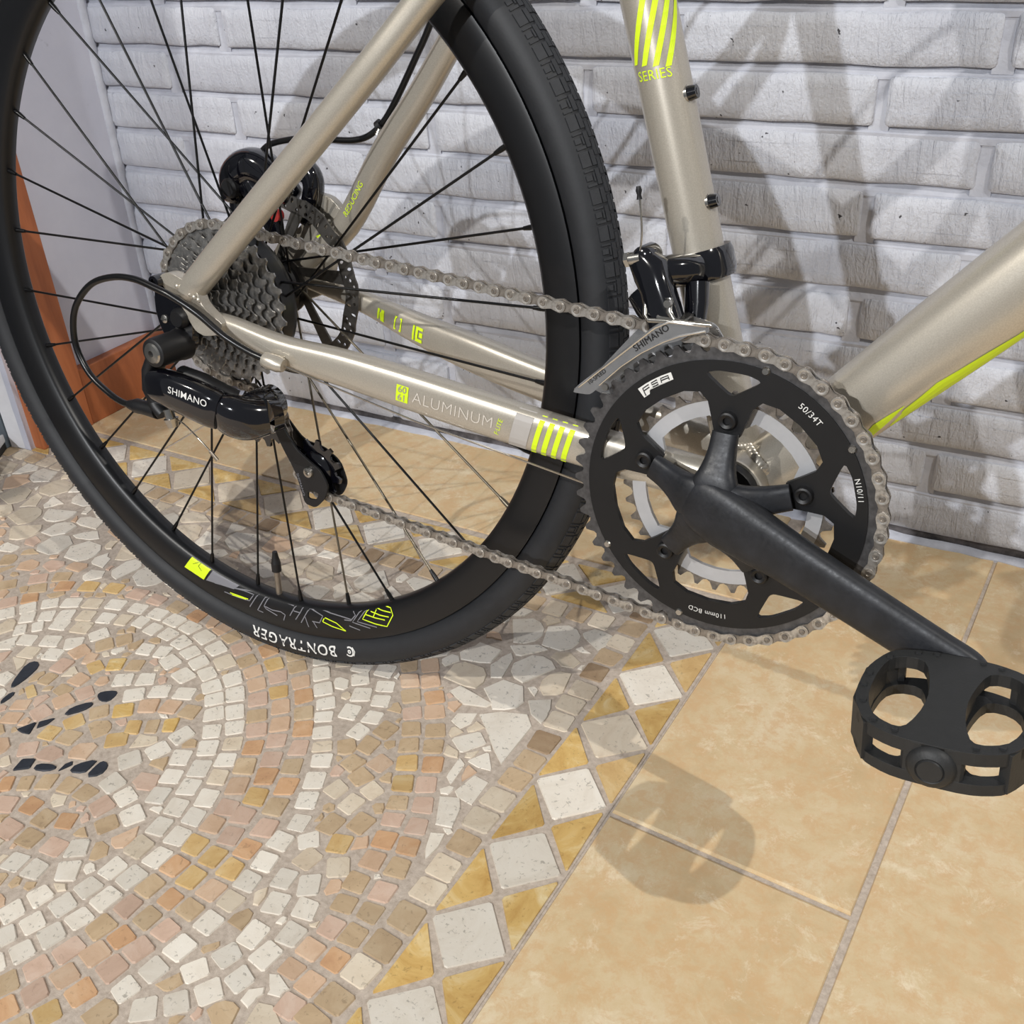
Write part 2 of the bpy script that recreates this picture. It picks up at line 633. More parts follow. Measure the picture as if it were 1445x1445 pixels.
g.add(box(-0.70, -0.636, 0.165, 0.186, 0.0, 1.5)); g.add(box(-0.70, -0.650, 0.1500, 0.1635, 0.0, 1.5))
bevel(recalc(g.build('door_frame', ['door_metal'], dr)), 0.001)

# floor: grout bed, beige tiles, mosaic medallion
floor = mobj('floor', *box(-0.95, 1.6, -0.95, WY + 0.10, -0.04, -0.0016), 'grout')
tag(floor, 'floor of beige ceramic tiles around a stone mosaic', kind='structure')


def tile(poly, z=0.0, inset=0.0016):
    P = [np.array(p) for p in poly]
    c = sum(P) / len(P)
    n = len(P)
    v = []; f = []
    for h, s in ((-0.004, 0), (z - 0.0012, 0), (z, inset)):
        for p in P:
            d = c - p
            q = p + d / np.linalg.norm(d) * s * 1.5
            v.append((q[0], q[1], h))
    for k in range(2):
        for i in range(n):
            j = (i + 1) % n
            f.append((k * n + i, k * n + j, (k + 1) * n + j, (k + 1) * n + i))
    f.append(tuple(2 * n + i for i in range(n)))
    return v, f


def edgex(y): return 0.3755 + 0.040 * (y + 0.03)          # mosaic's right edge
def jx(y): return 0.5690 + 0.050 * (y + 0.06)             # next joint to the right
jw = 0.0022
MT = 0.262                                                 # mosaic's far edge
def jy(x): return -0.0585 - 0.062 * (x - 0.47)
tiles = []
tiles.append([(edgex(jy(.38)) + jw, jy(.38) + jw), (jx(jy(.57)) - jw * 1.3, jy(.57) + jw), (jx(WY), WY + .003), (edgex(WY) + jw, WY + .003)])
tiles.append([(edgex(-.5) + jw, -.5), (jx(-.5) - jw * 1.3, -.5), (jx(jy(.57)) - jw * 1.3, jy(.57) - jw), (edgex(jy(.38)) + jw, jy(.38) - jw)])
tiles.append([(edgex(-.95) + jw, -.95), (jx(-.95) - jw, -.95), (jx(-.505) - jw, -.505), (edgex(-.505) + jw, -.505)])
for a, b in ((-.95, -.455), (-.45, WY + .003)):
    tiles.append([(jx(a) + jw * 1.3, a), (jx(a) + .33, a), (jx(b) + .33, b), (jx(b) + jw * 1.3, b)])
    tiles.append([(jx(a) + .335, a), (1.5, a), (1.5, b), (jx(b) + .335, b)])
xs = [-.95, -.43, .3812]
for a, b in zip(xs[:-1], xs[1:]):
    tiles.append([(a + jw, MT + .002), (b - jw, MT + .002), (b - jw, WY + .003), (a + jw, WY + .003)])
tiles.append([(-.95, .02), (-.643, .02), (-.643, MT - .002), (-.95, MT - .002)])
for poly in tiles:
    recalc(mobj('floor_tile', *tile(poly, random.uniform(-.0003, .0003)), 'tile', floor))

# ---- mosaic: rows of small stones measured on the floor (mm), then the spaces between filled with broken pieces
ROWS = [
('w', '-306,-87 -293,-69 -278,-53 -257,-42 -235,-32 -210,-24 -183,-18 -157,-16 -132,-16 -109,-19 -84,-24 -59,-33 -37,-45 -13,-61 5,-77 21,-95 35,-111 47,-128 56,-146 64,-164 72,-186 77,-206 79,-227 81,-249 77,-273 74,-296 70,-317 63,-337 55,-356 45,-374'),
('w', '-295,-94 -279,-81 -262,-70 -245,-60 -224,-52 -201,-45 -182,-40 -163,-34 -142,-37 -121,-37 -99,-41 -79,-48 -60,-56 -40,-66 -23,-78 -8,-91 5,-106 20,-124 31,-142 42,-163 50,-184 56,-205 59,-226 60,-249 57,-273 54,-295 49,-315 42,-336 33,-353'),
('c', '-77,-6 -58,-12 -38,-22 -19,-34 -2,-44 14,-57 29,-73 43,-90 55,-105 67,-123 76,-143 86,-164 94,-186 96,-205 98,-228 99,-250 96,-272 94,-293 90,-315 84,-339 76,-360 66,-379'),
('c', '-33,1 -10,-11 9,-26 25,-40 40,-56 55,-71 69,-90 80,-107 91,-127 100,-145 108,-166 112,-187 117,-207 120,-229 119,-252 118,-274 115,-294 110,-314 104,-333 98,-355 90,-374 82,-391'),
('c', '-2,10 18,-5 32,-19 49,-35 64,-50 80,-68 92,-85 104,-105 113,-126 123,-146 130,-168 137,-189 138,-211 140,-232 140,-254 138,-274 135,-295 130,-316 124,-336 119,-359 111,-380 102,-397'),
('w', '46,0 60,-17 75,-34 89,-49 99,-64 111,-81 131,-109 158,-172 157,-194 159,-215 160,-235 160,-255 158,-276 155,-301 151,-323 145,-343'),
('w', '187,-198 183,-221 192,-241 195,-269 190,-291 178,-310'),
('w', '215,-235 219,-257 214,-278 210,-301 198,-318 184,-334 167,-347 148,-360'),
('w', '-21,-183 -7,-163 -1,-140'),
('w', '-13,-210 9,-216 30,-228'),
('w', '18,-161 27,-181 33,-202'),
('w', '-82,-120 -63,-105 -39,-97'),
('w', '-108,-109 -89,-98'),
('w', '-124,-65 -105,-60'),
('w', '-87,-68 -60,-78 -37,-86'),
('w', '-268,-99 -256,-87'),
('w', '-237,-75 -212,-68'),
('w', '-247,-107 -223,-98 -198,-90 -186,-69'),
('w', '-228,-120 -203,-112'),
('w', '-17,-304 3,-302'),
('w', '16,-272 27,-291'),
('w', '27,-317 20,-336'),
('y', '-150,-145 -148,-127 -149,-107 -133,-95 -115,-88'),
('p', '-143,-176 -137,-156 -127,-138'),
('y', '-104,-171 -94,-152 -75,-139 -58,-125 -38,-117 -17,-114'),
('y', '-113,-191 -92,-187'),
('y', '-49,-152 -20,-135'),
('y', '-50,-171 -29,-155'),
('p', '-114,-214 -97,-201 -77,-194 -54,-187'),
('p', '-95,-252 -81,-243 -65,-234 -45,-229 -25,-228 -1,-232 18,-244'),
('p', '-76,-267 -55,-259 -34,-263 -15,-257'),
('p', '-51,-284 -28,-283 -2,-280'),
('p', '-212,-141 -177,-140'),
('p', '-180,-120 -182,-97 -168,-78 -156,-63'),
('y', '-162,-194 -177,-160 -157,-154'),
('w', '98,-7 112,-25 117,-48'),
('w', '125,-6 133,-24 140,-45 139,-66 135,-89 130,-111'),
('w', '112,13 89,9'),
('t', '160,-54 157,-76 157,-99 148,-117 141,-139'),
('t', '179,-89 173,-110 163,-130 161,-151 157,-172'),
('t', '190,-118 184,-137 182,-162'),
('t', '203,-150 200,-175 213,-194'),
('c', '128,30 142,11 155,-7 168,-25 179,-42 189,-60 199,-79 209,-100 217,-119 224,-136 229,-156 233,-177 234,-198 237,-218 241,-239 239,-259 237,-278'),
('c', '146,39 160,20 175,2 186,-14 199,-35 209,-52 219,-71 228,-92 237,-112 245,-133 250,-153 254,-174 257,-197 259,-216 259,-237 260,-259 256,-281 254,-301'),
('w', '176,-183 189,-198 203,-217 213,-236 219,-255'),
('w', '173,-204 186,-221 198,-240'),
('t', '294,122 292,97 293,70 291,47 292,24 292,-5 291,-31 290,-54 288,-80 287,-105 287,-131 286,-157 286,-181 285,-207 283,-234 281,-257 278,-283 274,-301'),
('c', '-321,-72 -306,-56 -289,-44 -268,-32 -245,-23 -219,-12 -192,-6 -165,-5 -138,-6 -113,-8 -90,-10'),
('c', '-332,-60 -314,-39 -290,-23 -264,-12 -236,-3 -204,1 -176,2 -147,2 -117,0'),
('c', '-351,-49 -329,-27 -307,-12 -280,-2 -253,5 -228,9'),]
POLYS = [
('w', '224,0 240,12 263,19 274,7 272,-45 258,-33 239,-14'),
('w', '183,15 188,26 228,17 225,11 204,5'),
('w', '205,-18 205,-7 222,1 224,-13 218,-24'),
('w', '217,-37 236,-18 249,-29 234,-49'),
('w', '243,-54 255,-36 269,-55 256,-57'),
('w', '237,-77 236,-53 245,-58 246,-84'),
('w', '252,-88 258,-65 273,-67 273,-95 258,-93'),
('w', '244,-98 260,-92 267,-102 271,-122 257,-125'),
('w', '263,-149 258,-133 269,-129 272,-143 269,-158'),
('k', '-200,-166 -209,-152 -216,-133 -210,-125 -200,-130 -196,-146 -196,-163'),
('k', '-192,-183 -194,-173 -191,-166 -186,-172 -187,-186'),
('k', '-115,-136 -115,-130 -103,-122 -97,-125 -96,-138 -105,-141'),
('k', '-120,-171 -123,-159 -111,-144 -106,-147 -108,-157'),
('k', '-145,-202 -136,-186 -128,-201 -136,-203'),
('k', '-129,-193 -134,-186 -124,-175 -124,-185'),
('k', '-104,-239 -108,-225 -97,-219 -92,-230'),
('k', '-89,-230 -91,-223 -79,-217 -70,-218 -75,-226'),
('k', '-67,-222 -69,-212 -65,-206 -61,-210'),
('k', '-58,-218 -60,-208 -46,-194 -44,-205 -44,-213'),
('k', '-40,-216 -43,-198 -39,-193 -31,-197 -29,-208'),]



def parse(s): return np.array([[float(c) for c in q.split(',')] for q in s.split()]) / 1000.0


stones = []            # (kind, polygon Nx2)


def quad(p, d, L, Wd):
    n = np.array((-d[1], d[0]))
    j = lambda: RNG.uniform(-0.0011, 0.0011, 2)
    c = [p - d * L / 2 - n * Wd / 2, p + d * L / 2 - n * Wd / 2, p + d * L / 2 + n * Wd / 2, p - d * L / 2 + n * Wd / 2]
    return np.array([q + j() for q in c])


# occupancy raster and fill
GX0, GY0, ST = -0.645, -0.47, 0.0014
NX, NY = int((0.300 - GX0) / ST), int((0.183 - GY0) / ST)
occ = np.zeros((NX, NY), bool)


def fill(poly):
    x0, y0 = poly.min(0); x1, y1 = poly.max(0)
    i0, i1 = max(0, int((x0 - GX0) / ST)), min(NX - 1, int((x1 - GX0) / ST) + 1)
    j0, j1 = max(0, int((y0 - GY0) / ST)), min(NY - 1, int((y1 - GY0) / ST) + 1)
    if i1 <= i0 or j1 <= j0: return
    xs_, ys_ = np.meshgrid(GX0 + ST * np.arange(i0, i1 + 1), GY0 + ST * np.arange(j0, j1 + 1), indexing='ij')
    ins = np.zeros(xs_.shape, bool)
    n = len(poly)
    for a in range(n):
        xa, ya = poly[a]; xb, yb = poly[(a + 1) % n]
        if ya == yb: continue
        t = (ys_ - ya) / (yb - ya)
        ins ^= ((ya > ys_) != (yb > ys_)) & (xs_ < xa + t * (xb - xa))
    occ[i0:i1 + 1, j0:j1 + 1] |= ins



def put(kind, P):
    """lay a stone unless another already lies there"""
    c = P.mean(0)
    for q in [c] + [c + (p - c) * 0.62 for p in P]:
        i, j = int((q[0] - GX0) / ST), int((q[1] - GY0) / ST)
        if 0 <= i < NX and 0 <= j < NY and occ[i, j]:
            return
    stones.append((kind, P)); fill(P)


for kind, s in POLYS:
    put(kind, parse(s))
for kind, s in ROWS:
    X = parse(s)
    big = len(X) == 18 and kind == 't'
    fine = []
    for i in range(len(X) - 1):
        n = max(1, int(round(np.linalg.norm(X[i + 1] - X[i]) / (0.0255 if big else 0.0218))))
        for k in range(n): fine.append(X[i] + (X[i + 1] - X[i]) * k / n)
    fine.append(X[-1])
    X = np.array(fine)
    if big:
        d = X[-1] - X[0]; d = d / np.linalg.norm(d)
        ext = [X[0] - d * 0.0255 * k for k in range(2, 0, -1)] if False else []
    for i, p in enumerate(X):
        a, b = X[max(0, i - 1)], X[min(len(X) - 1, i + 1)]
        d = (b - a); L = np.linalg.norm(d) / (1 if i in (0, len(X) - 1) else 2); d = d / np.linalg.norm(d)
        L = min(L, 0.024) if not big else min(L, 0.028)
        put(kind if not big else 'g', quad(p, d, L - 0.0036, 0.0178 if not big else 0.0238))
# right border: white squares set as diamonds with golden triangles either side; the same along the far edge
def border(org, ax, inw, n0, n1):
    ax = np.array(ax); inw = np.array(inw); org = np.array(org)
    T = 0.0757; h = 0.0325
    for k in range(n0, n1):
        c = org + ax * T * k
        e = lambda: RNG.uniform(-0.001, 0.001, 2)
        stones.append(('W', np.array([c + ax * h * 0.96 + e(), c + inw * h + e(), c - ax * h * 0.96 + e(), c - inw * h + e()])))
        m = c + ax * T / 2
        for sg in (1, -1):
            stones.append(('Y', np.array([m + inw * sg * (0.0332) - ax * 0.0335 + e(), m + inw * sg * 0.0332 + ax * 0.0335 + e(), m + inw * sg * 0.0028 + e()])))
border((0.3392, -0.0480), (0.040, 0.9992), (-0.9992, 0.040), -6, 4)
border((0.2700, 0.2195), (-1, 0.0), (0, -1), 0, 12)
for k in range(37):
    stones.append(('g', quad(np.array((0.265 - 0.0255 * k, 0.171)), np.array((1.0, 0)), 0.0215, 0.0235)))
for k in range(3):
    stones.append(('g', quad(np.array((0.2965 + 0.001 * k, 0.1480 + 0.0255 * k)), np.array((0.04, 0.999)), 0.0215, 0.0235)))

# strip near the inner border row stays free of fill beyond it
xi = GX0 + ST * np.arange(NX); yi = GY0 + ST * np.arange(NY)
occ[xi[:, None] > 0.279 + 0.04 * (yi[None, :] + 0.05)] = True
occ[:, yi > 0.158] = True
ANG = np.linspace(0, 2 * pi, 13)[:-1]
CA, SA = np.cos(ANG), np.sin(ANG)


def star(x, y, R, gap=0.0024):
    r = np.arange(0.0014, R + gap, ST)
    ii = np.clip(((x + np.outer(CA, r) - GX0) / ST).astype(int), 0, NX - 1)
    jj = np.clip(((y + np.outer(SA, r) - GY0) / ST).astype(int), 0, NY - 1)
    h = occ[ii, jj]
    first = np.where(h.any(1), h.argmax(1), len(r) - 1 + int(gap / ST))
    return np.maximum(np.minimum(r[np.minimum(first, len(r) - 1)] - gap, R), 0.0008)


def region(x, y):
    """which family of broken stone fills this spot"""
    if y > 0.030: return 'crazy'
    if x > 0.225: return 'crazy'
    return 'fan'


for rad_t, tries, minr in ((0.0150, 2600, 0.0105), (0.0125, 3000, 0.0075), (0.0100, 3500, 0.0052), (0.007, 3500, 0.0036)):
    px = RNG.uniform(GX0, GX0 + NX * ST, tries); py = RNG.uniform(GY0, GY0 + NY * ST, tries)
    for x, y in zip(px, py):
        i, j = int((x - GX0) / ST), int((y - GY0) / ST)
        if occ[min(i, NX - 1), min(j, NY - 1)]: continue
        reg = region(x, y)
        R = rad_t * (1.45 if reg == 'crazy' else 0.88)
        r = star(x, y, R)
        x2, y2 = x + (CA * r).mean() * 1.1, y + (SA * r).mean() * 1.1
        i, j = int((x2 - GX0) / ST), int((y2 - GY0) / ST)
        if not (0 <= i < NX and 0 <= j < NY) or occ[i, j]: continue
        r = star(x2, y2, R)
        if r.mean() < minr * (1.25 if reg == 'crazy' else 1.0) or r.min() < minr * 0.45: continue
        r = np.minimum(r, np.minimum(np.roll(r, 1), np.roll(r, -1)) * 1.5)
        P = np.stack([x2 + CA * r, y2 + SA * r], 1)
        keep = np.sort(RNG.permutation(12)[:7 if reg == 'fan' else 8])
        P = P[keep] if r.mean() > 0.006 else P[::2]
        stones.append(('x' if reg == 'crazy' else 'z', P))
        fill(P)
        # the joint around it
        fill(np.stack([x2 + CA * (r + 0.0008), y2 + SA * (r + 0.0008)], 1))

PAL = {
    'w': ['st_white'] * 9 + ['st_cream'], 'W': ['st_white'] * 3 + ['st_cream'], 'Y': ['st_yellow', 'st_gold', 'st_yellow', 'st_yellow'],
    'g': ['st_tan', 'st_tan', 'st_cream', 'st_tan', 'st_brown', 'st_tan', 'st_cream', 'st_tan'], 't': ['st_tan', 'st_tan', 'st_cream', 'st_brown', 'st_tan', 'st_gold', 'st_peach'],
    'c': ['st_orange', 'st_peach', 'st_pink', 'st_orange', 'st_gold', 'st_tan', 'st_peach', 'st_pink', 'st_tan'],
    'y': ['st_gold', 'st_tan', 'st_yellow', 'st_peach', 'st_tan'], 'p': ['st_pink', 'st_tan', 'st_pink', 'st_orange', 'st_peach', 'st_tan'],
    'x': ['st_white', 'st_white', 'st_white', 'st_cream', 'st_white', 'st_cream', 'st_white', 'st_peach'], 'z': ['st_tan', 'st_tan', 'st_cream', 'st_peach', 'st_white', 'st_pink'], 'k': ['st_black'],
}
medal = recalc(mobj('mosaic_bed', [(-0.645, -0.95, -0.0011), (edgex(-.95), -0.95, -0.0011), (edgex(MT), MT, -0.0011), (-0.645, MT, -0.0011)], [(0, 1, 2, 3)], 'grout', floor))
tag(medal, 'stone mosaic set in grey grout with white arcs and a diamond border')
RI = CAM_R.transposed()
def px_area(P):
    q = [RI @ (Vector((p[0], p[1], 0)) - CAM_P) for p in P]
    if any(a.z > -0.05 for a in q): return 0
    s = [(1458 * a.x / -a.z, 1458 * a.y / -a.z) for a in q]
    if not any(abs(a) < 740 and abs(b) < 740 for a, b in s): return 0
    return abs(sum(s[i][0] * s[(i + 1) % len(s)][1] - s[(i + 1) % len(s)][0] * s[i][1] for i in range(len(s)))) / 2
order = sorted(range(len(stones)), key=lambda i: -px_area(stones[i][1]))
rest = G(); mats = sorted({m for l in PAL.values() for m in l})
for rank, i in enumerate(order):
    kind, P = stones[i]
    m = random.choice(PAL[kind])
    P = [tuple(p) for p in P]
    if len(P) == 4 or len(P) == 3:
        P = rounded(P, 1, 0.04 if kind in 'WY' else 0.09)
    elif kind == 'k':
        P = rounded(P, 1, 0.25)
    vf = tile(P, random.uniform(-0.0004, 0.0003), 0.0006)
    if rank < 300:
        recalc(mobj('mosaic_stone', *vf, m, medal, 30))
    else:
        rest.add(vf, mats.index(m))
ro = recalc(rest.build('small_mosaic_stones', mats, medal, 30))
ro['kind'] = 'stuff'

# low box end at the left edge
bx = empty('low_box', (-0.636, 0.174, 0.0))
bx.rotation_euler = (0, 0, radians(-57))
tag(bx, 'low white box with a black base on the floor beside the grey door', 'box')
bevel(recalc(mobj('base', *box(0.0, 0.20, -0.026, 0.0, 0.0, 0.010), 'box_black', bx)), 0.001)
bevel(recalc(mobj('lid', *box(-0.001, 0.201, -0.027, 0.001, 0.010, 0.022), 'box_white', bx)), 0.002)

# ================================================================== BICYCLE (local: x forward, y away from the drive side, z up)
bike = empty('bicycle')
bike.rotation_euler = (-0.10301, 0, -0.00896)
tag(bike, 'champagne aluminium bicycle with neon yellow decals leaning by the brick wall', 'bicycle')
bike.rotation_mode = 'XYZ'
RT = 0.34816
H = (0.0, RT)                       # hub (x, z)
BB = (0.43904, 0.28477)             # bottom bracket (x, z)

# ---------------------------------------------------------------- frame
def tube_part(name, st, seg=20, ex=2.4, n=5, mats='paint', wy=None):
    """st rows: x, y, z, half height[, half width]"""
    S = spline([list(s) + ([s[3]] if len(s) < 5 else []) for s in st], n)
    o = mobj(name, *sweep([s[:3] for s in S], [(s[3], s[4]) for s in S], seg, up=(0, 1, 0), ex=ex), mats, bike, 45)
    return recalc(o), S


def on_tube(S, ex=2.4, side=-1, lift=0.00035):
    """maps (u, v): u metres along the tube, v metres across, to the outer face of a swept tube"""
    P = np.array(S)
    seg = np.linalg.norm(np.diff(P[:, :3], axis=0), axis=1)
    cum = np.concatenate([[0], np.cumsum(seg)])
    def fn(u, v):
        i = int(np.clip(np.searchsorted(cum, u) - 1, 0, len(seg) - 1))
        t = (u - cum[i]) / seg[i]
        p = P[i] + (P[i + 1] - P[i]) * t
        d = (P[i + 1] - P[i])[:3]; d = d / np.linalg.norm(d)
        up = np.array((0, 1.0, 0)) - d * d[1]; up /= np.linalg.norm(up)
        s = np.cross(d, up)
        if s[2] < 0: s = -s
        hh = p[3]; hw = p[4]
        q = min(0.98, abs(v) / hh)
        y = hw * (1 - q ** ex) ** (1 / ex) + lift
        return tuple(p[:3] + s * v + side * up * y)
    fn.cum = cum; fn.P = P
    def at_x(x):
        return float(np.interp(x, P[:, 0], cum))
    fn.at_x = at_x
    return fn


ST0, ST1 = np.array((0.4385, 0, 0.2848)), np.array((0.279, 0, 0.800))
dST = (ST1 - ST0) / np.linalg.norm(ST1 - ST0)
seat_tube = recalc(mobj('seat_tube', *sweep([ST0, ST1], [(0.0165, 0.0165)] * 2, 28), 'paint', bike, 45))
down, DS = tube_part('down_tube', [(0.4425, 0, 0.2772, 0.0210, 0.0205), (0.5012, 0, 0.3424, 0.0232, 0.0215), (0.5848, 0, 0.4352, 0.0263, 0.0225), (0.7018, 0, 0.566, 0.0262, 0.0220), (0.925, 0, 0.815, 0.0225, 0.021)], 28, 2.2)
top, TS = tube_part('top_tube', [(0.289, 0, 0.765, 0.017), (0.60, 0, 0.845, 0.017), (0.908, 0, 0.905, 0.018)], 20, 2.2)
recalc(mobj('head_tube', *cyl((0.937, 0, 0.785), (0.892, 0, 0.935), 0.0225, 24), 'paint', bike, 45))
recalc(mobj('seat_post', *cyl(ST1 - dST * 0.02, ST1 + dST * 0.16, 0.0136, 20), 'black', bike, 45))

csr, CR_ = tube_part('chain_stay', [(0.0180, -0.0630, 0.3465, 0.0080, 0.0070), (0.0450, -0.0620, 0.3422, 0.0098, 0.0075), (0.0905, -0.0600, 0.3318, 0.0120, 0.0085), (0.1450, -0.0550, 0.3258, 0.0140, 0.0095), (0.204, -0.0500, 0.3173, 0.0153, 0.0098), (0.274, -0.0440, 0.3068, 0.0155, 0.0098), (0.340, -0.0380, 0.2975, 0.0152, 0.0098), (0.425, -0.0280, 0.2860, 0.0150, 0.0098)], 24, 3.0)
csl, CL_ = tube_part('chain_stay', [(0.012, 0.0640, 0.3520, 0.0070, 0.0065), (0.0766, 0.0600, 0.3414, 0.0085, 0.0075), (0.135, 0.0550, 0.3281, 0.0125, 0.0090), (0.1964, 0.0480, 0.3173, 0.0155, 0.0098), (0.2673, 0.0420, 0.3061, 0.0155, 0.0098), (0.425, 0.0280, 0.2860, 0.0150, 0.0095)], 24, 3.0)
ssr, SR_ = tube_part('seat_stay', [(0.0065, -0.0665, 0.3660, 0.0100, 0.0085), (0.0125, -0.0665, 0.3735, 0.0112, 0.0095), (0.0743, -0.062, 0.4318, 0.0112, 0.0095), (0.1255, -0.056, 0.4810, 0.0108, 0.0095), (0.1765, -0.049, 0.5310, 0.0105, 0.0095), (0.2120, -0.0425, 0.5680, 0.0102, 0.0092), (0.2460, -0.0375, 0.6030, 0.0100, 0.0092), (0.2820, -0.0290, 0.6550, 0.0095, 0.009), (0.2960, -0.0140, 0.7250, 0.0095, 0.009)], 20, 2.2)
ssl, SL_ = tube_part('seat_stay', [(0.012, 0.068, 0.3650, 0.0095, 0.0085), (0.0600, 0.066, 0.4035, 0.0115, 0.0100), (0.1070, 0.060, 0.4650, 0.0112, 0.0100), (0.1470, 0.0545, 0.5090, 0.0105, 0.0095), (0.1760, 0.049, 0.5430, 0.0100, 0.009), (0.2120, 0.043, 0.5830, 0.0100, 0.009), (0.2780, 0.029, 0.6650, 0.0095, 0.009), (0.2960, 0.014, 0.7250, 0.0095, 0.009)], 20, 2.2)
g = G()
g.add(lathe([(0.016, -0.0345), (0.0225, -0.0345), (0.0232, -0.033), (0.0232, 0.033), (0.0225, 0.0345), (0.016, 0.0345)], 40, center=(BB[0], 0, BB[1])))
bbs = recalc(g.build('bottom_bracket_shell', ['paint'], bike, 40))
g = G()
g.add(lathe([(0.0125, -0.0425), (0.0205, -0.0425), (0.0215, -0.041), (0.0215, -0.0355), (0.0125, -0.0355)], 32, center=(BB[0], 0, BB[1])))
recalc(g.build('bearing_cup', ['ring_black'], bbs, 40))
# weld beads: little overlapping scallops around the tube joints
def weld(name, path, r, parent):
    g = G()
    for p in path:
        g.add(xform(lathe([(0, -r * 0.55), (r * 0.8, -r * 0.3), (r, 0), (r * 0.8, r * 0.3), (0, r * 0.55)], 8), lambda q: (q[0] + p[0], q[1] + p[1], q[2] + p[2])))
    return recalc(g.build(name, ['paint'], parent, 60))
dD = np.array((0.667, 0, 0.745))
weld('weld_bead', [(BB[0] + 0.0235 * cos(radians(a)) * 1, -0.0215 * cos(radians((a - 48) * 1.8)), BB[1] + 0.0235 * sin(radians(a))) for a in np.linspace(8, 88, 15)], 0.0042, bbs)
weld('weld_bead', [(BB[0] + 0.0238 * cos(radians(a)), -0.018 * cos(radians((a - 106) * 2.2)), BB[1] + 0.0238 * sin(radians(a))) for a in np.linspace(84, 128, 11)], 0.0036, bbs)
weld('weld_bead', [(0.0260 + 0.0016 * i, -0.0690, 0.3510 - 0.0022 * i) for i in range(6)], 0.0022, csr)
weld('weld_bead', [(0.0015 + 0.0042 * i, -0.0745, 0.3735 - 0.0016 * i) for i in range(6)], 0.0022, ssr)

# right dropout with derailleur hanger bolt
g = G()
ol = [(-0.0185, 0.3775), (-0.0135, 0.3815), (-0.0050, 0.3830), (0.0035, 0.3805), (0.0160, 0.3755), (0.0215, 0.3700), (0.0240, 0.3620), (0.0330, 0.3545), (0.0440, 0.3500), (0.0410, 0.3405), (0.0230, 0.3365), (0.0140, 0.3395), (0.0080, 0.3480), (0.0040, 0.3560), (-0.0040, 0.3625), (-0.0130, 0.3685)]
g.add(plate([rounded(ol, 2, 0.3)], -0.0735, -0.0640))
do = bevel(recalc(g.build('dropout', ['paint'], bike, 40)), 0.002, 2)
g = G()
g.add(lathe([(0, -0.0765), (0.0022, -0.0765), (0.0030, -0.0785), (0.0052, -0.0785), (0.0056, -0.0765), (0.0056, -0.066), (0, -0.066)], 18, center=(-0.0195, 0, 0.3745)))
recalc(g.build('dropout_bolt', ['gloss'], do, 40))
g = G()
hl = [(-0.0250, 0.3700), (-0.0150, 0.3690), (0.0000, 0.3620), (0.0090, 0.3560), (0.0110, 0.3440), (0.0080, 0.3310), (0.0040, 0.3200), (-0.0110, 0.3180), (-0.0200, 0.3270), (-0.0260, 0.3380), (-0.0285, 0.3500), (-0.0275, 0.3620)]
g.add(plate([rounded(hl, 2, 0.3)], -0.0725, -0.0645))
hang = bevel(recalc(g.build('derailleur_hanger', ['gloss'], bike, 40)), 0.0012, 2)
g = G()
for (x, z, r) in ((-0.0190, 0.3445, 0.0034), (-0.0050, 0.3380, 0.0030)):
    g.add(lathe([(0, -0.0742), (r * 0.6, -0.0742), (r, -0.0735), (r, -0.072), (0, -0.072)], 14, center=(x, 0, z)))
g.add(box(-0.0215, -0.0165, -0.0748, -0.0738, 0.3440, 0.3450))
recalc(g.build('hanger_screw', ['steel'], hang, 40))
g = G(); g.add(lathe([(0, -0.079), (0.0062, -0.079), (0.0082, -0.0765), (0.0082, -0.0715), (0, -0.0715)], 20, center=(H[0], 0, H[1])))
recalc(g.build('axle_nut', ['black'], bike, 40))

# left dropout with brake mount
g = G()
ol = [(-0.030, 0.362), (-0.012, 0.385), (0.0170, 0.4010), (0.0205, 0.4290), (0.0480, 0.4250), (0.0640, 0.4080), (0.0480, 0.3800), (0.0420, 0.3580), (0.0300, 0.3400), (0.010, 0.3330), (-0.012, 0.3380)]
g.add(plate([rounded(ol, 2, 0.25)], 0.0625, 0.0700))
ld = bevel(recalc(g.build('dropout', ['paint'], bike, 40)), 0.0012, 2)
g = G(); g.add(decal(grid_poly([(0.0281, 0.3913), (0.0336, 0.3931), (0.0422, 0.3868), (0.0420, 0.3844), (0.0351, 0.3849)]), lambda u, v: (u, 0.0621, v)))
recalc(g.build('yellow_mark', ['neon'], ld, None))
# bottle bolts on the front of the seat tube
for z in (0.5215, 0.4600):
    x = 0.4385 - 0.3096 * (z - 0.2848) + 0.0125
    nrm = np.array((0.9553, 0, 0.2957))
    a = np.array((x, -0.0035, z))
    g = G()
    g.add(cyl(a, a + nrm * 0.0035, 0.0058, 18), 1)
    g.add(cyl(a + nrm * 0.003, a + nrm * 0.0085, 0.0048, 18, 0.0040), 0)
    g.add(cyl(a + nrm * 0.0065, a + nrm * 0.0088, 0.0022, 6), 0)
    recalc(g.build('bottle_bolt', ['gloss', 'steel'], seat_tube, 40))

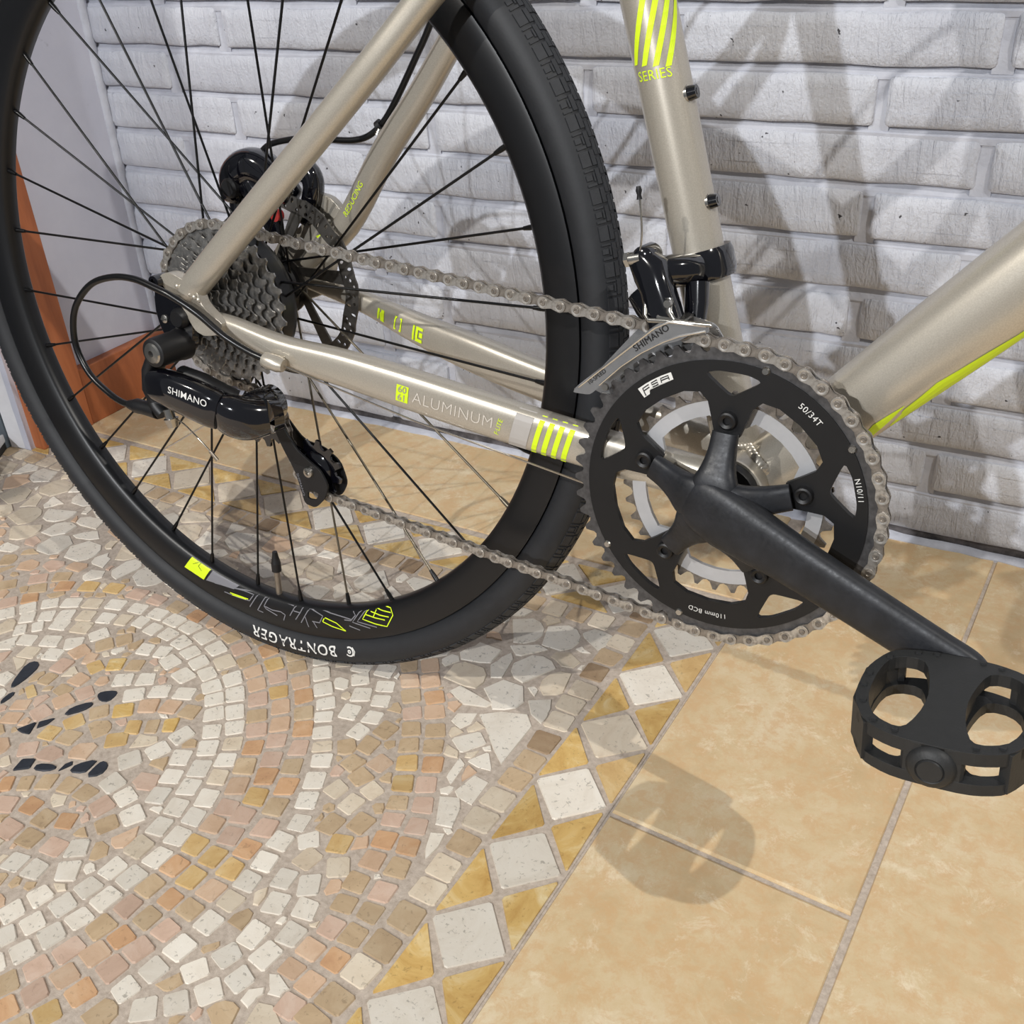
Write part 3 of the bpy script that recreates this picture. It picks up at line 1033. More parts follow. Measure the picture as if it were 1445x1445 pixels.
# decals
def st_map(u, v):
    """seat tube: u metres around from the side facing -y, v along z from 0.5"""
    a = u / 0.0165
    p = ST0 + dST * ((v - ST0[2]) / dST[2])
    s = np.array((dST[2], 0, -dST[0]))
    q = p + s * 0.01672 * sin(a) + np.array((0, -1, 0)) * 0.01672 * cos(a)
    return tuple(q)
g = G()
for i in range(4):
    u0 = -0.0132 + i * 0.0072
    zb = 0.5405 - 0.0019 * i
    cols = []
    for k in range(8):
        z = zb + k * 0.0065
        du = 0.0030 * k
        cols.append([(u0 + du + 0.0038 * q / 3, z) for q in range(4)])
    v = []; f = []
    for c_ in cols: v += c_
    for k in range(7):
        for q in range(3): f.append((4 * k + q, 4 * k + q + 1, 4 * k + q + 5, 4 * k + q + 4))
    g.add(decal((v, f), st_map))
recalc(g.build('yellow_stripes', ['neon'], seat_tube, None))
g = G()
g.add(decal(text_shape('SERIES', 0.0078, 0.0, 0, 1.05), lambda u, v: st_map(u + 0.0005, v + 0.5325 - 0.10 * u)))
recalc(g.build('lettering', ['neon'], seat_tube, None))

fn = on_tube(DS, 2.2)
def dt_map(x, t):
    """x position along the down tube, t across in fractions of half height (+ = upper edge)"""
    u = fn.at_x(x)
    hh = float(np.interp(x, fn.P[:, 0], fn.P[:, 3]))
    return fn(u, t * hh)
def dt_patch(rows):
    v = []; f = []
    for x, a, b in rows:
        for k in range(4): v.append(dt_map(x, a + (b - a) * k / 3))
    for i in range(len(rows) - 1):
        for k in range(3): f.append((4 * i + k, 4 * i + k + 1, 4 * i + k + 5, 4 * i + k + 4))
    return v, f
g = G()
g.add(dt_patch([(0.497, -.93, -.80), (.5016, -.90, -.73), (.509, -.84, -.614), (.5155, -.78, -.63), (.5237, -.675, -.665)]))
recalc(g.build('yellow_wedge', ['neon'], down, None))
g = G()
g.add(dt_patch([(.512, -.95, -.92), (.5224, -.95, -.745), (.5311, -.95, -.70), (.539, -.95, -.645), (.5481, -.95, -.69), (.5603, -.95, -.74), (.5719, -.95, -.80), (.62, -.95, -.82), (.70, -.95, -.85)]))
recalc(g.build('yellow_stripe', ['neon'], down, None))

fc = on_tube(CR_, 3.0)
def cs_text(s, x, v, size, mat, name, bold=0.0, sp=1.0, rot=0):
    uu = fc.at_x(x)
    c, sn = cos(rot), sin(rot)
    g = G(); g.add(decal(text_shape(s, size, bold, 0, sp), lambda a, b: fc(uu + a * c - b * sn, v + a * sn + b * c)))
    return recalc(g.build(name, [mat], csr, None))
cs_text('ALUMINUM', 0.2400, -0.0010, 0.0122, 'pale_decal', 'lettering', -0.014, 1.06)
cs_text('F·LITE', 0.2765, -0.0020, 0.0050, 'neon', 'lettering', 0.0, 1.0, radians(80))
u = fc.at_x(0.1995)
g = G()
def cs_rect(u0, u1, v0, v1, sh=0.0):
    v = []; f = []
    for k in range(9):
        vv = v0 + (v1 - v0) * k / 8
        for j in range(3): v.append(fc(u0 + (u1 - u0) * j / 2 + sh * (vv - v0), vv))
    for k in range(8):
        for j in range(2): f.append((3 * k + j, 3 * k + j + 1, 3 * k + j + 4, 3 * k + j + 3))
    return v, f
g.add(cs_rect(u - 0.0050, u + 0.0050, -0.0072, 0.0056))
recalc(g.build('yellow_badge', ['neon'], csr, None))
f2 = on_tube(CR_, 3.0, -1, 0.0006)
g = G()
for s, vv in (('60', 0.0024), ('61', -0.0040)):
    g.add(decal(text_shape(s, 0.0072, 0.01), lambda a, b: f2(u + a, vv + b)))
recalc(g.build('badge_number', ['paint'], csr, None))
u = fc.at_x(0.2915)
g = G(); g.add(cs_rect(u - 0.0070, u + 0.0065, -0.0138, 0.0150, 0.12)); recalc(g.build('grey_patch', ['grey_decal'], csr, None))
g = G()
for i in range(4):
    a = fc.at_x(0.3035) + i * 0.0075
    g.add(cs_rect(a - 0.0019, a + 0.0019, -0.0142, 0.0147, 0.14))
recalc(g.build('yellow_stripes', ['neon'], csr, None))
fl = on_tube(CL_, 3.0, -1, 0.0007)
g = G()
def cl_poly(x, pts):
    uu = fl.at_x(x); g.add(decal(grid_poly([(p[0] + (q[0] - p[0]) * j / 3, p[1] + (q[1] - p[1]) * j / 3) for p, q in zip(pts, pts[1:] + pts[:1]) for j in range(3)]), lambda a, b: fl(uu + a, b)))
k = 0.001
cl_poly(0.103, [(-4 * k, 5 * k), (-1.5 * k, 5 * k), (-1.5 * k, -4 * k), (-3.2 * k, -4.5 * k)]); cl_poly(0.103, [(0, 5 * k), (3.2 * k, 5 * k), (4.6 * k, -5 * k), (2.2 * k, -5 * k)]); cl_poly(0.103, [(-1.2 * k, 1 * k), (0.4 * k, 4 * k), (2.6 * k, -5 * k), (0.8 * k, -5 * k)])
for sx in (-1, 1): cl_poly(0.122, [(sx * 1.8 * k, 6 * k), (sx * 4 * k, 6 * k), (sx * 4 * k, -6 * k), (sx * 1.8 * k, -6 * k), (sx * 1.8 * k, -4.4 * k), (sx * 2.8 * k, -4.4 * k), (sx * 2.8 * k, 4.4 * k), (sx * 1.8 * k, 4.4 * k)])
cl_poly(0.143, [(-5 * k, 6 * k), (-3 * k, 6 * k), (-3 * k, -7 * k), (-5 * k, -7 * k)]); cl_poly(0.143, [(-1.5 * k, 6 * k), (6 * k, 6 * k), (6 * k, 3.5 * k), (1 * k, 3.5 * k), (1 * k, -4 * k), (6 * k, -4 * k), (6 * k, -7 * k), (-1.5 * k, -7 * k)]); cl_poly(0.143, [(2.4 * k, 1.8 * k), (6 * k, 1.8 * k), (6 * k, -2.4 * k), (2.4 * k, -2.4 * k)])
recalc(g.build('lettering', ['neon'], csl, None))
fs = on_tube(SL_, 2.2, -1)
uu = fs.at_x(0.0790)
g = G(); g.add(decal(text_shape('REDUCING', 0.0072, 0.0), lambda a, b: fs(uu + a, b + 0.001)))
recalc(g.build('lettering', ['neon'], ssl, None))

# cable stop on the chain stay and bare cable below it
g = G()
g.add(sweep([(0.0845, -0.0745, 0.3285), (0.0885, -0.0745, 0.3276), (0.0965, -0.0735, 0.3262), (0.1010, -0.0725, 0.3254)], [(0.0056, 0.0056), (0.0064, 0.0064), (0.0064, 0.0066), (0.0050, 0.0055)], 18))
g.add(box(0.0870, 0.0990, -0.0735, -0.0640, 0.3225, 0.3310))
recalc(g.build('cable_stop', ['paint'], csr, 40))

# ---------------------------------------------------------------- rear wheel
WT, RC = 0.01745, RT - 0.01745
tyre_r = 0.0166
prof = []
for k in range(33):
    a = radians(-152 + 304 * k / 32)
    prof.append((RC + tyre_r * cos(a) * (1.0 if abs(a) < 1.6 else 0.93), tyre_r * sin(a) * 1.03))
tyre = recalc(mobj('tyre', *lathe(prof, 160, center=(0, 0, RT)), 'rubber', bike, 60))
NB = 91
def tp(s, u, h):
    """s across the tread from the crown (m, + = drive side), u along (m), h height over the carcass"""
    a = s / WT
    r = RC + (tyre_r + h) * cos(a)
    t = u / RT
    return (r * cos(t), -(tyre_r + h) * sin(a) * 1.03, RT + r * sin(t))
g = G()
U = 2 * pi * RT / NB
blocks = [(0.006, 0.110, 8.9, 15.6), (0.395, 0.475, 8.9, 15.6), (0.126, 0.380, 8.9, 10.3), (0.165, 0.340, 11.1, 15.4), (0.530, 0.965, 8.9, 15.6), (0.02, 0.475, 4.5, 8.2), (0.53, 0.965, 4.5, 8.2), (-0.22, 0.22, 0.25, 3.9), (0.27, 0.73, 0.25, 3.9)]
for i in range(NB):
    for sg in (1, -1):
        for (a, b, s0, s1) in blocks:
            u0, u1 = (i + a + 0.012) * U, (i + b - 0.012) * U
            v = []
            for h, e in ((-0.0003, 0), (0.00085, 0.00012)):
                for (uu, ss) in ((u0 + e, s0 / 1000 + e), (u1 - e, s0 / 1000 + e), (u1 - e, s1 / 1000 - e), (u0 + e, s1 / 1000 - e)):
                    v.append(tp(sg * ss, uu, h))
            f = [(0, 1, 5, 4), (1, 2, 6, 5), (2, 3, 7, 6), (3, 0, 4, 7), (4, 5, 6, 7)]
            if sg < 0: f = [q[::-1] for q in f]
            g.add((v, f))
tr_ = g.build('tread', ['tread_rubber'], bike, None)
tr_['kind'] = 'stuff'
def side_map(a0, rr0):
    """letters on the side wall: u clockwise, v outwards"""
    def fn(u, v):
        t = a0 - u / 0.326
        a = radians(100) - v / WT
        r = RC + (tyre_r + 0.0004) * cos(a)
        return (r * cos(t), -(tyre_r + 0.0004) * sin(a) * 1.03, RT + r * sin(t))
    return fn
g = G(); sm = side_map(radians(-84.9), 0)
g.add(decal(text_shape('BONTRAGER', 0.0160, 0.010, 0, 1.16), sm))
recalc(g.build('white_lettering', ['white_ink'], tyre, None))
g = G(); sm = side_map(radians(-72.9), 0)
g.add(decal(strip([(0.0045 * cos(a), 0.0045 * sin(a)) for a in np.linspace(0.6, 5.2, 12)], 0.0016), sm))
g.add(decal(strip([(0.0014 * cos(a), 0.0014 * sin(a)) for a in np.linspace(0, 2 * pi, 9)], 0.0014), sm))
g.add(decal(strip([(-0.0040, 0.0044), (-0.0066, 0.0), (-0.0040, -0.0044)], 0.0010), sm))
recalc(g.build('round_logo', ['white_ink'], tyre, None))

rp = [(0.3175, 0.0085), (0.3175, 0.0118), (0.3150, 0.0124), (0.3060, 0.0122), (0.2980, 0.0108), (0.2915, 0.0088), (0.2885, 0.0062), (0.2875, 0.0)]
rp = [(r, -y) for r, y in rp] + [(r, y) for r, y in rp[::-1][1:]]
rim = recalc(mobj('rim', *lathe(rp, 160, center=(0, 0, RT)), 'rim_black', bike, 50))
def rim_y(r):
    rr = [0.2875, 0.2885, 0.2915, 0.2980, 0.3060, 0.3150, 0.3175]; yy = [0, .0062, .0088, .0108, .0122, .0124, .0118]
    return -(float(np.interp(r, rr, yy)) + 0.00028)
def rim_pt(x, z):
    r = hypot(x, z - RT)
    return (x, rim_y(r), z)
RIM_FILLS = {'neon': [[(-964, 842), (-982, 817), (-999, 792), (-1018, 767), (-1036, 743), (-1054, 717), (-1072, 692), (-1090, 667), (-1109, 642), (-934, 833), (-952, 809), (-969, 784), (-987, 759), (-1005, 734), (-1023, 708), (-1041, 683), (-1060, 658), (-1078, 632), (-904, 825), (-922, 800), (-939, 775), (-957, 750), (-975, 725), (-993, 699), (-1011, 674), (-1029, 648), (-1047, 622), (-874, 817), (-892, 792), (-909, 766), (-927, 741), (-945, 716), (-962, 690), (-980, 664), (-998, 639), (-1016, 613), (-845, 808), (-862, 783), (-880, 758), (-897, 732), (-914, 707), (-932, 681), (-950, 655), (-967, 629), (-985, 603), (-815, 800), (-832, 775), (-850, 749), (-867, 723), (-884, 698), (-902, 672), (-919, 646), (-937, 620), (-954, 593), (-786, 792), (-803, 766), (-820, 740), (-837, 715), (-854, 689), (-871, 663), (-889, 636), (-906, 610), (-923, 584), (-756, 784), (-773, 758), (-790, 732), (-807, 706), (-824, 680), (-841, 654), (-858, 627), (-875, 601), (-893, 574), (-727, 775), (-744, 749), (-760, 723), (-777, 697), (-794, 671), (-811, 644), (-828, 618), (-845, 591), (-862, 565)]], 'dim_ink': [[(-722, 733), (-735, 713), (-749, 692), (-763, 671), (-776, 651), (-790, 630), (-804, 609), (-818, 588), (-832, 567), (-676, 723), (-690, 703), (-704, 684), (-718, 665), (-732, 645), (-745, 625), (-759, 606), (-773, 586), (-787, 566), (-631, 713), (-645, 694), (-659, 676), (-673, 658), (-687, 639), (-701, 621), (-715, 602), (-729, 584), (-743, 565), (-586, 702), (-600, 685), (-614, 668), (-628, 651), (-642, 634), (-656, 616), (-671, 599), (-685, 582), (-699, 564), (-541, 692), (-556, 676), (-570, 660), (-584, 644), (-598, 628), (-612, 612), (-626, 596), (-641, 579), (-655, 563), (-497, 682), (-511, 667), (-525, 652), (-539, 637), (-554, 622), (-568, 607), (-582, 592), (-597, 577), (-611, 562), (-452, 672), (-466, 658), (-481, 645), (-495, 631), (-510, 617), (-524, 603), (-539, 589), (-553, 575), (-568, 561), (-408, 662), (-422, 649), (-437, 637), (-451, 624), (-466, 611), (-480, 599), (-495, 586), (-509, 573), (-524, 560), (-363, 652), (-378, 640), (-393, 629), (-407, 617), (-422, 606), (-437, 594), (-451, 582), (-466, 571), (-481, 559)]]}
RIM_STROKES = {'dim_ink': [[(-725, 564), (-492, 569), (-171, 600), (-276, 431)], [(-599, 503), (-431, 490), (-281, 492), (-233, 565), (-358, 574), (-492, 569)], [(-67, 623), (-177, 423), (-106, 419)], [(-33, 621), (-97, 489), (7, 475), (112, 487), (168, 471), (149, 408)], [(-15, 614), (90, 588), (263, 599)], [(-97, 489), (-72, 466), (71, 436)], [(226, 480), (291, 607), (377, 609), (347, 543), (267, 539)], [(347, 543), (297, 461)], [(171, 587), (261, 586)], [(457, 627), (366, 450)], [(456, 621), (623, 592), (589, 516), (500, 504)], [(511, 508), (561, 454)], [(412, 522), (459, 433)], [(570, 648), (712, 647), (960, 664)], [(770, 693), (967, 750), (1006, 717), (959, 652), (883, 636)], [(1069, 795), (979, 643), (1189, 650)], [(1129, 819), (1034, 666), (1264, 685)], [(944, 597), (1070, 592)]], 'neon': [[(-525, 512), (-296, 505)], [(-502, 498), (-321, 497)], [(1150, 826), (1096, 711), (1245, 713), (1379, 730), (1441, 862), (1405, 917), (1340, 911)], [(1125, 763), (1239, 770), (1352, 785)], [(1180, 810), (1293, 812), (1395, 828)], [(1225, 862), (1316, 862), (1414, 876)], [(1244, 849), (1218, 773)], [(651, 586), (792, 576), (906, 531)], [(631, 539), (744, 528), (906, 531)], [(644, 578), (625, 539)]], 'ring_black': [[(-1000, 698), (-885, 748)], [(-885, 750), (-933, 689)], [(-933, 691), (-890, 650)]]}

def dense(l, n=5):
    out = []
    for a, b in zip(l[:-1], l[1:]):
        for k in range(n): out.append((a[0] + (b[0] - a[0]) * k / n, a[1] + (b[1] - a[1]) * k / n))
    return out + [l[-1]]
def rim_lift(p, e):
    r = hypot(p[0], p[1] - RT)
    if r < 0.2905: p = (p[0] * 0.2905 / r, RT + (p[1] - RT) * 0.2905 / r)
    q = rim_pt(*p); return (q[0], q[1] - e, q[2])
for mname, nm in (('neon', 'rim_badge'), ('dim_ink', 'rim_patch')):
    P = [(a / 1e4, b / 1e4) for a, b in RIM_FILLS[mname][0]]
    n = 9
    recalc(mobj(nm, [rim_lift(p, 0.0002) for p in P], [(i * n + j, i * n + j + 1, i * n + n + j + 1, i * n + n + j) for i in range(n - 1) for j in range(n - 1)], mname, rim))
for mname, nm, e, sel in (('dim_ink', 'grey_rim_graphic', 0.0, range(0, 99)), ('neon', 'yellow_rim_line', 0.00012, (0, 1)), ('neon', 'yellow_rim_emblem', 0.00012, range(2, 7)), ('neon', 'yellow_rim_emblem', 0.00012, (7, 8)), ('neon', 'yellow_rim_bar', 0.00012, range(9, 12)), ('ring_black', 'arrow_mark', 0.0004, range(9))):
    g = G()
    for i, l in enumerate(RIM_STROKES[mname]):
        if i not in sel: continue
        v, f = strip(dense([(a / 1e4, b / 1e4) for a, b in l], 4), 0.0010 if mname != 'ring_black' else 0.00045)
        g.add(([rim_lift(p, e) for p in v], f))
    recalc(g.build(nm, [mname], rim, None))


hub = recalc(mobj('hub', *lathe([(0.004, -0.052), (0.0168, -0.0515), (0.0168, -0.024), (0.0570, -0.0235), (0.0595, -0.0215), (0.0600, -0.0100), (0.0585, -0.0040), (0.0540, -0.0005), (0.0360, 0.0015), (0.0165, 0.0030), (0.0175, 0.0260), (0.0275, 0.0310), (0.0285, 0.0345), (0.0215, 0.0365), (0.0205, 0.0470), (0.0090, 0.0490), (0.0085, 0.0640), (0.004, 0.0640)], 48, center=(0, 0, RT)), 'hub_black', bike, 40))
# spokes and nipples
sp0 = None
for k in range(32):
    t = radians(-5.4 + 11.25 * k)
    side = 1 if k % 2 == 0 else -1
    lean = -1 if k % 4 in (0, 3) else 1
    h = t + lean * radians(67.5)
    A = np.array((0.2885 * cos(t), side * 0.0015, RT + 0.2885 * sin(t)))
    Bq = np.array((0.0225 * cos(h), 0.034 if side > 0 else -0.018, RT + 0.0225 * sin(h)))
    worn = k in (29, 9, 28, 13, 31, 11)
    so = mobj('spoke', *cyl(A, Bq, 0.00105, 8), 'spoke_steel' if k in (30, 28, 26) else 'spoke_black', rim, 60)
    d = (Bq - A) / np.linalg.norm(Bq - A)
    g = G(); g.add(sweep([A - d * 0.004, A + d * 0.006, A + d * 0.0115], [(0.0021, 0.0021), (0.0021, 0.0021), (0.0015, 0.0015)], 8, up=(0.1, 0.9, 0.3)))
    recalc(g.build('nipple', ['spoke_steel' if k in (30,) else 'spoke_black'], rim, 60))
# valve at the bottom
t = radians(-89.8)
c0 = np.array((0.289 * cos(t), 0, RT + 0.289 * sin(t))); d = -np.array((cos(t), 0, sin(t)))
g = G(); g.add(cyl(c0 - d * 0.005, c0 + d * 0.030, 0.0030, 12), 1); g.add(cyl(c0 + d * 0.026, c0 + d * 0.0345, 0.0046, 12), 0); g.add(sweep([c0 + d * 0.0345, c0 + d * 0.042, c0 + d * 0.0465], [(0.0046, 0.0046), (0.0030, 0.0030), (0.0024, 0.0024)], 12), 0)
recalc(g.build('valve', ['black', 'clear'], bike, 40))

# brake rotor
g = G()
NW = 12
outer = []
for i in range(96):
    a = 2 * pi * i / 96
    outer.append(((0.0800 + 0.0014 * (cos(a * NW) > -0.3) - 0.0009) * cos(a), (0.0800 + 0.0014 * (cos(a * NW) > -0.3) - 0.0009) * sin(a)))
inner = []
for i in range(96):
    a = 2 * pi * i / 96
    inner.append(((0.0662 + 0.0010 * cos(a * 12)) * cos(a), (0.0662 + 0.0010 * cos(a * 12)) * sin(a)))
loops = [outer, inner]
for i in range(NW):
    a = 2 * pi * i / NW
    def hole(da, r, rr, n=8, el=1.0):
        c = ((r) * cos(a + da), r * sin(a + da))
        return [(c[0] + rr * (el * cos(q) * cos(a + da) - sin(q) * sin(a + da)), c[1] + rr * (el * cos(q) * sin(a + da) + sin(q) * cos(a + da))) for q in np.linspace(0, 2 * pi, n + 1)[:-1]]
    loops += [hole(0.0, 0.0760, 0.0017), hole(0.075, 0.0700, 0.0018), hole(0.10, 0.0765, 0.0016), hole(0.175, 0.0735, 0.0017), hole(0.0, 0.0702, 0.0016), hole(0.30, 0.0755, 0.0014, 10, 2.0), hole(0.40, 0.0700, 0.0013, 10, 2.0), hole(0.22, 0.0695, 0.0013), hole(0.43, 0.0762, 0.0015)]
g.add(plate(loops, 0.0487, 0.0505, (0, RT)))
for i in range(6):
    a = radians(60 * i + 12)
    p = [pol(math.degrees(a) - 5, 0.0672), pol(math.degrees(a) + 5, 0.0672), pol(math.degrees(a) + 40, 0.0225), pol(math.degrees(a) + 20, 0.0205)]
    g.add(plate([p], 0.0487, 0.0505, (0, RT)))
g.add(plate([circ(0.0245, 36), circ(0.017, 24)], 0.0487, 0.0505, (0, RT)))
recalc(g.build('brake_rotor', ['rotor'], bike, None))

def soft(P, R, n, up=(0, 1, 0), ex=2.5):
    """sweep with its path and radii smoothed and its ends rounded off"""
    S = spline([list(p) + list(r) for p, r in zip(P, R)], 5)
    a, z = S[0], S[-1]
    d0 = (a - S[1])[:3]; d0 /= np.linalg.norm(d0); d1 = (z - S[-2])[:3]; d1 /= np.linalg.norm(d1)
    def cap(q, d): return [np.concatenate([q[:3] + d * q[3] * k, q[3:] * w]) for k, w in ((0.25, 0.93), (0.45, 0.75), (0.55, 0.45))]
    S = cap(a, d0)[::-1] + S + cap(z, d1)
    return sweep([s[:3] for s in S], [(s[3], s[4]) for s in S], n, up=up, ex=ex)


# brake caliper over the rotor
g = G()
g.add(soft([(-0.050, 0.052, 0.420), (-0.046, 0.053, 0.437), (-0.030, 0.055, 0.446), (-0.012, 0.056, 0.441), (0.010, 0.056, 0.425)], [(0.011, 0.012), (0.014, 0.014), (0.015, 0.015), (0.014, 0.014), (0.010, 0.011)], 16))
g.add(soft([(-0.046, 0.057, 0.432), (-0.050, 0.057, 0.412), (-0.046, 0.056, 0.396), (-0.030, 0.056, 0.385)], [(0.009, 0.010), (0.0085, 0.009), (0.008, 0.009), (0.007, 0.008)], 12))
g.add(soft([(-0.012, 0.058, 0.440), (0.012, 0.060, 0.447), (0.027, 0.061, 0.443), (0.031, 0.061, 0.432), (0.025, 0.061, 0.414), (0.018, 0.061, 0.405)], [(0.008, 0.008), (0.009, 0.008), (0.010, 0.008), (0.009, 0.008), (0.009, 0.007), (0.007, 0.006)], 14))
g.add(soft([(-0.030, 0.050, 0.430), (-0.010, 0.050, 0.405), (-0.004, 0.050, 0.388)], [(0.011, 0.008), (0.010, 0.007), (0.006, 0.006)], 12))
cal = recalc(g.build('brake_caliper', ['gloss'], bike, 50))
g = G(); g.add(lathe([(0, 0.037), (0.0065, 0.037), (0.0085, 0.039), (0.0085, 0.052), (0, 0.052)], 20, center=(-0.044, 0, 0.428)))
recalc(g.build('pad_adjuster', ['black'], cal, 40))
g = G(); g.add(cyl((0.001, 0.043, 0.4085), (0.001, 0.050, 0.4085), 0.005, 14))
recalc(g.build('red_ring', ['red'], cal, 40))
g = G(); g.add(cyl((-0.0335, 0.060, 0.441), (-0.0285, 0.060, 0.4495), 0.0052, 12)); g.add(cyl((-0.0285, 0.060, 0.4495), (-0.0245, 0.060, 0.4555), 0.0040, 12))
recalc(g.build('hose_nut', ['black'], cal, 40))
hose = spline([(-0.0255, 0.060, 0.4540), (-0.0126, 0.060, 0.4632), (0.0111, 0.060, 0.4688), (0.0339, 0.060, 0.4712), (0.0558, 0.060, 0.4712), (0.0775, 0.060, 0.4722), (0.0925, 0.061, 0.4768), (0.1060, 0.0625, 0.4880), (0.1200, 0.062, 0.5060), (0.1400, 0.058, 0.5330), (0.1600, 0.054, 0.5620), (0.205, 0.045, 0.640), (0.255, 0.034, 0.720), (0.30, 0.022, 0.762)], 6)
recalc(mobj('brake_hose', *sweep(hose, 0.0026, 10), 'housing', bike, 60))
g = G(); g.add(cyl((0.1000, 0.0615, 0.4830), (0.1035, 0.0620, 0.4855), 0.0046, 12)); g.add(cyl((0.1015, 0.0590, 0.4770), (0.1030, 0.0610, 0.4820), 0.0028, 10), 1)
recalc(g.build('hose_clip', ['black', 'steel'], bike, 40))

# ---------------------------------------------------------------- cassette
def sprocket(T, y, rad=None, mats=('sprocket',), parent=None, name='sprocket', thick=0.0014, windows=True, phase=0.0):
    rp_ = 0.0127 / (2 * sin(pi / T)) if rad is None else rad
    ol = []
    for i in range(T):
        a = phase + 2 * pi * i / T
        st = 2 * pi / T
        for da, r in ((-0.42, rp_ - 0.0026), (-0.25, rp_ - 0.0012), (-0.12, rp_ + 0.0022), (0.10, rp_ + 0.0024), (0.22, rp_ - 0.0006), (0.40, rp_ - 0.0028)):
            ol.append(((r) * cos(a + st * (da + 0.5)), r * sin(a + st * (da + 0.5))))
    loops = [ol]
    hub_r = 0.0175
    loops.append(circ(hub_r, 24))
    if windows and rp_ > 0.04:
        for i in range(5):
            b = i * 72 + 20
            loops.append(rounded([pol(b, rp_ - 0.011), pol(b + 22, rp_ - 0.011), pol(b + 44, rp_ - 0.011), pol(b + 44, 0.024), pol(b, 0.024)], 2, 0.2))
    g = G(); g.add(plate(loops, y, y + thick, (0, RT)))
    return bevel(recalc(g.build(name, list(mats), parent, None)), 0.00035, 1)
g = G()
g.add(lathe([(0.0078, -0.0655), (0.0150, -0.0655), (0.0158, -0.0640), (0.0158, -0.0610), (0.0172, -0.0610), (0.0172, -0.024), (0.0078, -0.024)], 30, center=(0, 0, RT)))
cass = recalc(g.build('cassette', ['black'], bike, 40))
TEETH = [32, 28, 25, 22, 20, 18, 16, 14, 12, 11]
for i, T in enumerate(TEETH):
    sprocket(T, -0.0278 - i * 0.00378, None, ('sprocket',), cass, phase=0.13 * i)
g = G()                                                   # rivets on the sprocket faces
for i in range(1, 9):
    T = TEETH[i]; r = 0.0127 / (2 * sin(pi / T)) - 0.0075
    y = -0.0278 - i * 0.00378
    for q in range(6):
        c = pol(q * 60 + i * 23, r, H)
        g.add(lathe([(0, y - 0.0006), (0.0011, y - 0.0006), (0.0014, y), (0, y)], 8, center=(c[0], 0, c[1])))
recalc(g.build('rivets', ['steel'], cass, None))

# ---------------------------------------------------------------- crankset
YR = -0.0483
BANG = [89.3 + 72 * i for i in range(5)]
g = G()
holes = []
inner = []
for b in BANG[::-1]:
    seq = [(b + 36, .0748), (b + 24, .0748), (b + 16, .0728), (b + 12.5, .0665), (b + 11.5, .056), (b + 10.5, .046), (b - 10.5, .046), (b - 11.5, .056), (b - 12.5, .0665), (b - 16, .0728), (b - 24, .0748)]
    inner += [pol(a, r) for a, r in seq]
loops = [circ(0.0925, 100), inner]
for b in BANG:
    loops.append(rounded([pol(b + 12.6, .0848), pol(b + 6, .0862), pol(b - 6, .0862), pol(b - 12.6, .0848), pol(b - 1.5, .0712), pol(b + 1.5, .0712)], 2, 0.25))
g.add(plate(loops, YR - 0.0022, YR + 0.0016, BB))
ring = bevel(recalc(g.build('chainring', ['ring_black'], bike, None)), 0.0004, 1)
RP = 0.0127 / (2 * sin(pi / 50))
ol = []
PH = radians(6.9)
for i in range(50):
    a = PH + 2 * pi * (i + 0.5) / 50
    st = 2 * pi / 50
    for da, r in ((-0.5, RP - 0.0040), (-0.33, RP - 0.0030), (-0.22, RP - 0.0002), (-0.10, RP + 0.0022), (0.10, RP + 0.0022), (0.22, RP - 0.0004), (0.33, RP - 0.0030)):
        ol.append((r * cos(a + st * da), r * sin(a + st * da)))
g = G(); g.add(plate([ol, circ(0.0915, 80)], YR - 0.0012, YR + 0.0009, BB))
recalc(g.build('ring_teeth', ['tooth_dark'], ring, None))
def ring_map(ang, r0, yy, flip=False):
    """letters on the ring, running clockwise, tops outwards"""
    def fn(u, v):
        a = radians(ang) - u / r0
        r = r0 + v
        return (BB[0] + r * cos(a), yy, BB[1] + r * sin(a))
    return fn
for s, a, r, sz in (('50/34T', 53.8, 0.0845, 0.0056), ('N10/11', 17.4, 0.0886, 0.0048), ('110mm BCD', -90.2, 0.0842, 0.0048)):
    g = G(); g.add(decal(text_shape(s, sz, 0.0, 0, 1.08), ring_map(a, r, YR - 0.0025)))
    recalc(g.build('lettering', ['white_ink'], ring, None))
g = G()
m_ = ring_map(124.6, 0.0850, YR - 0.0024)
g.add(decal(grid_poly([(-0.0125, 0.0036), (-0.006, 0.0036), (0, 0.0036), (0.006, 0.0036), (0.0125, 0.0036), (0.0125, -0.0012), (0.006, -0.0012), (0, -0.0012), (-0.006, -0.0012), (-0.0075, -0.0034), (-0.0125, -0.0034)]), m_))
recalc(g.build('white_badge', ['white_ink'], ring, None))
g = G(); m_ = ring_map(124.6, 0.0850, YR - 0.00265)
for pts in ([(-0.0105, -0.003), (-0.0095, 0.0020), (-0.0045, 0.0022)], [(-0.0100, 0.0003), (-0.005, 0.0005)], [(0.0020, 0.0024), (-0.0025, 0.0022), (-0.0028, 0.0010), (0.0016, 0.0008), (0.0014, -0.0006), (-0.0030, -0.0006)], [(0.0040, -0.0006), (0.0046, 0.0022), (0.0100, 0.0022), (0.0098, -0.0006)], [(0.0044, 0.0008), (0.0096, 0.0008)]):
    g.add(decal(strip(pts, 0.0007), m_))
recalc(g.build('badge_lettering', ['ring_black'], ring, None))
g = G()
for a in (77.3, 33.9, -145.8, -102.7):
    c = pol(a, 0.0922, BB); g.add(lathe([(0, YR - 0.0032), (0.0020, YR - 0.0032), (0.0027, YR - 0.0022), (0.0027, YR)], 12, center=(c[0], 0, c[1])))
recalc(g.build('shift_pins', ['steel'], ring, None))
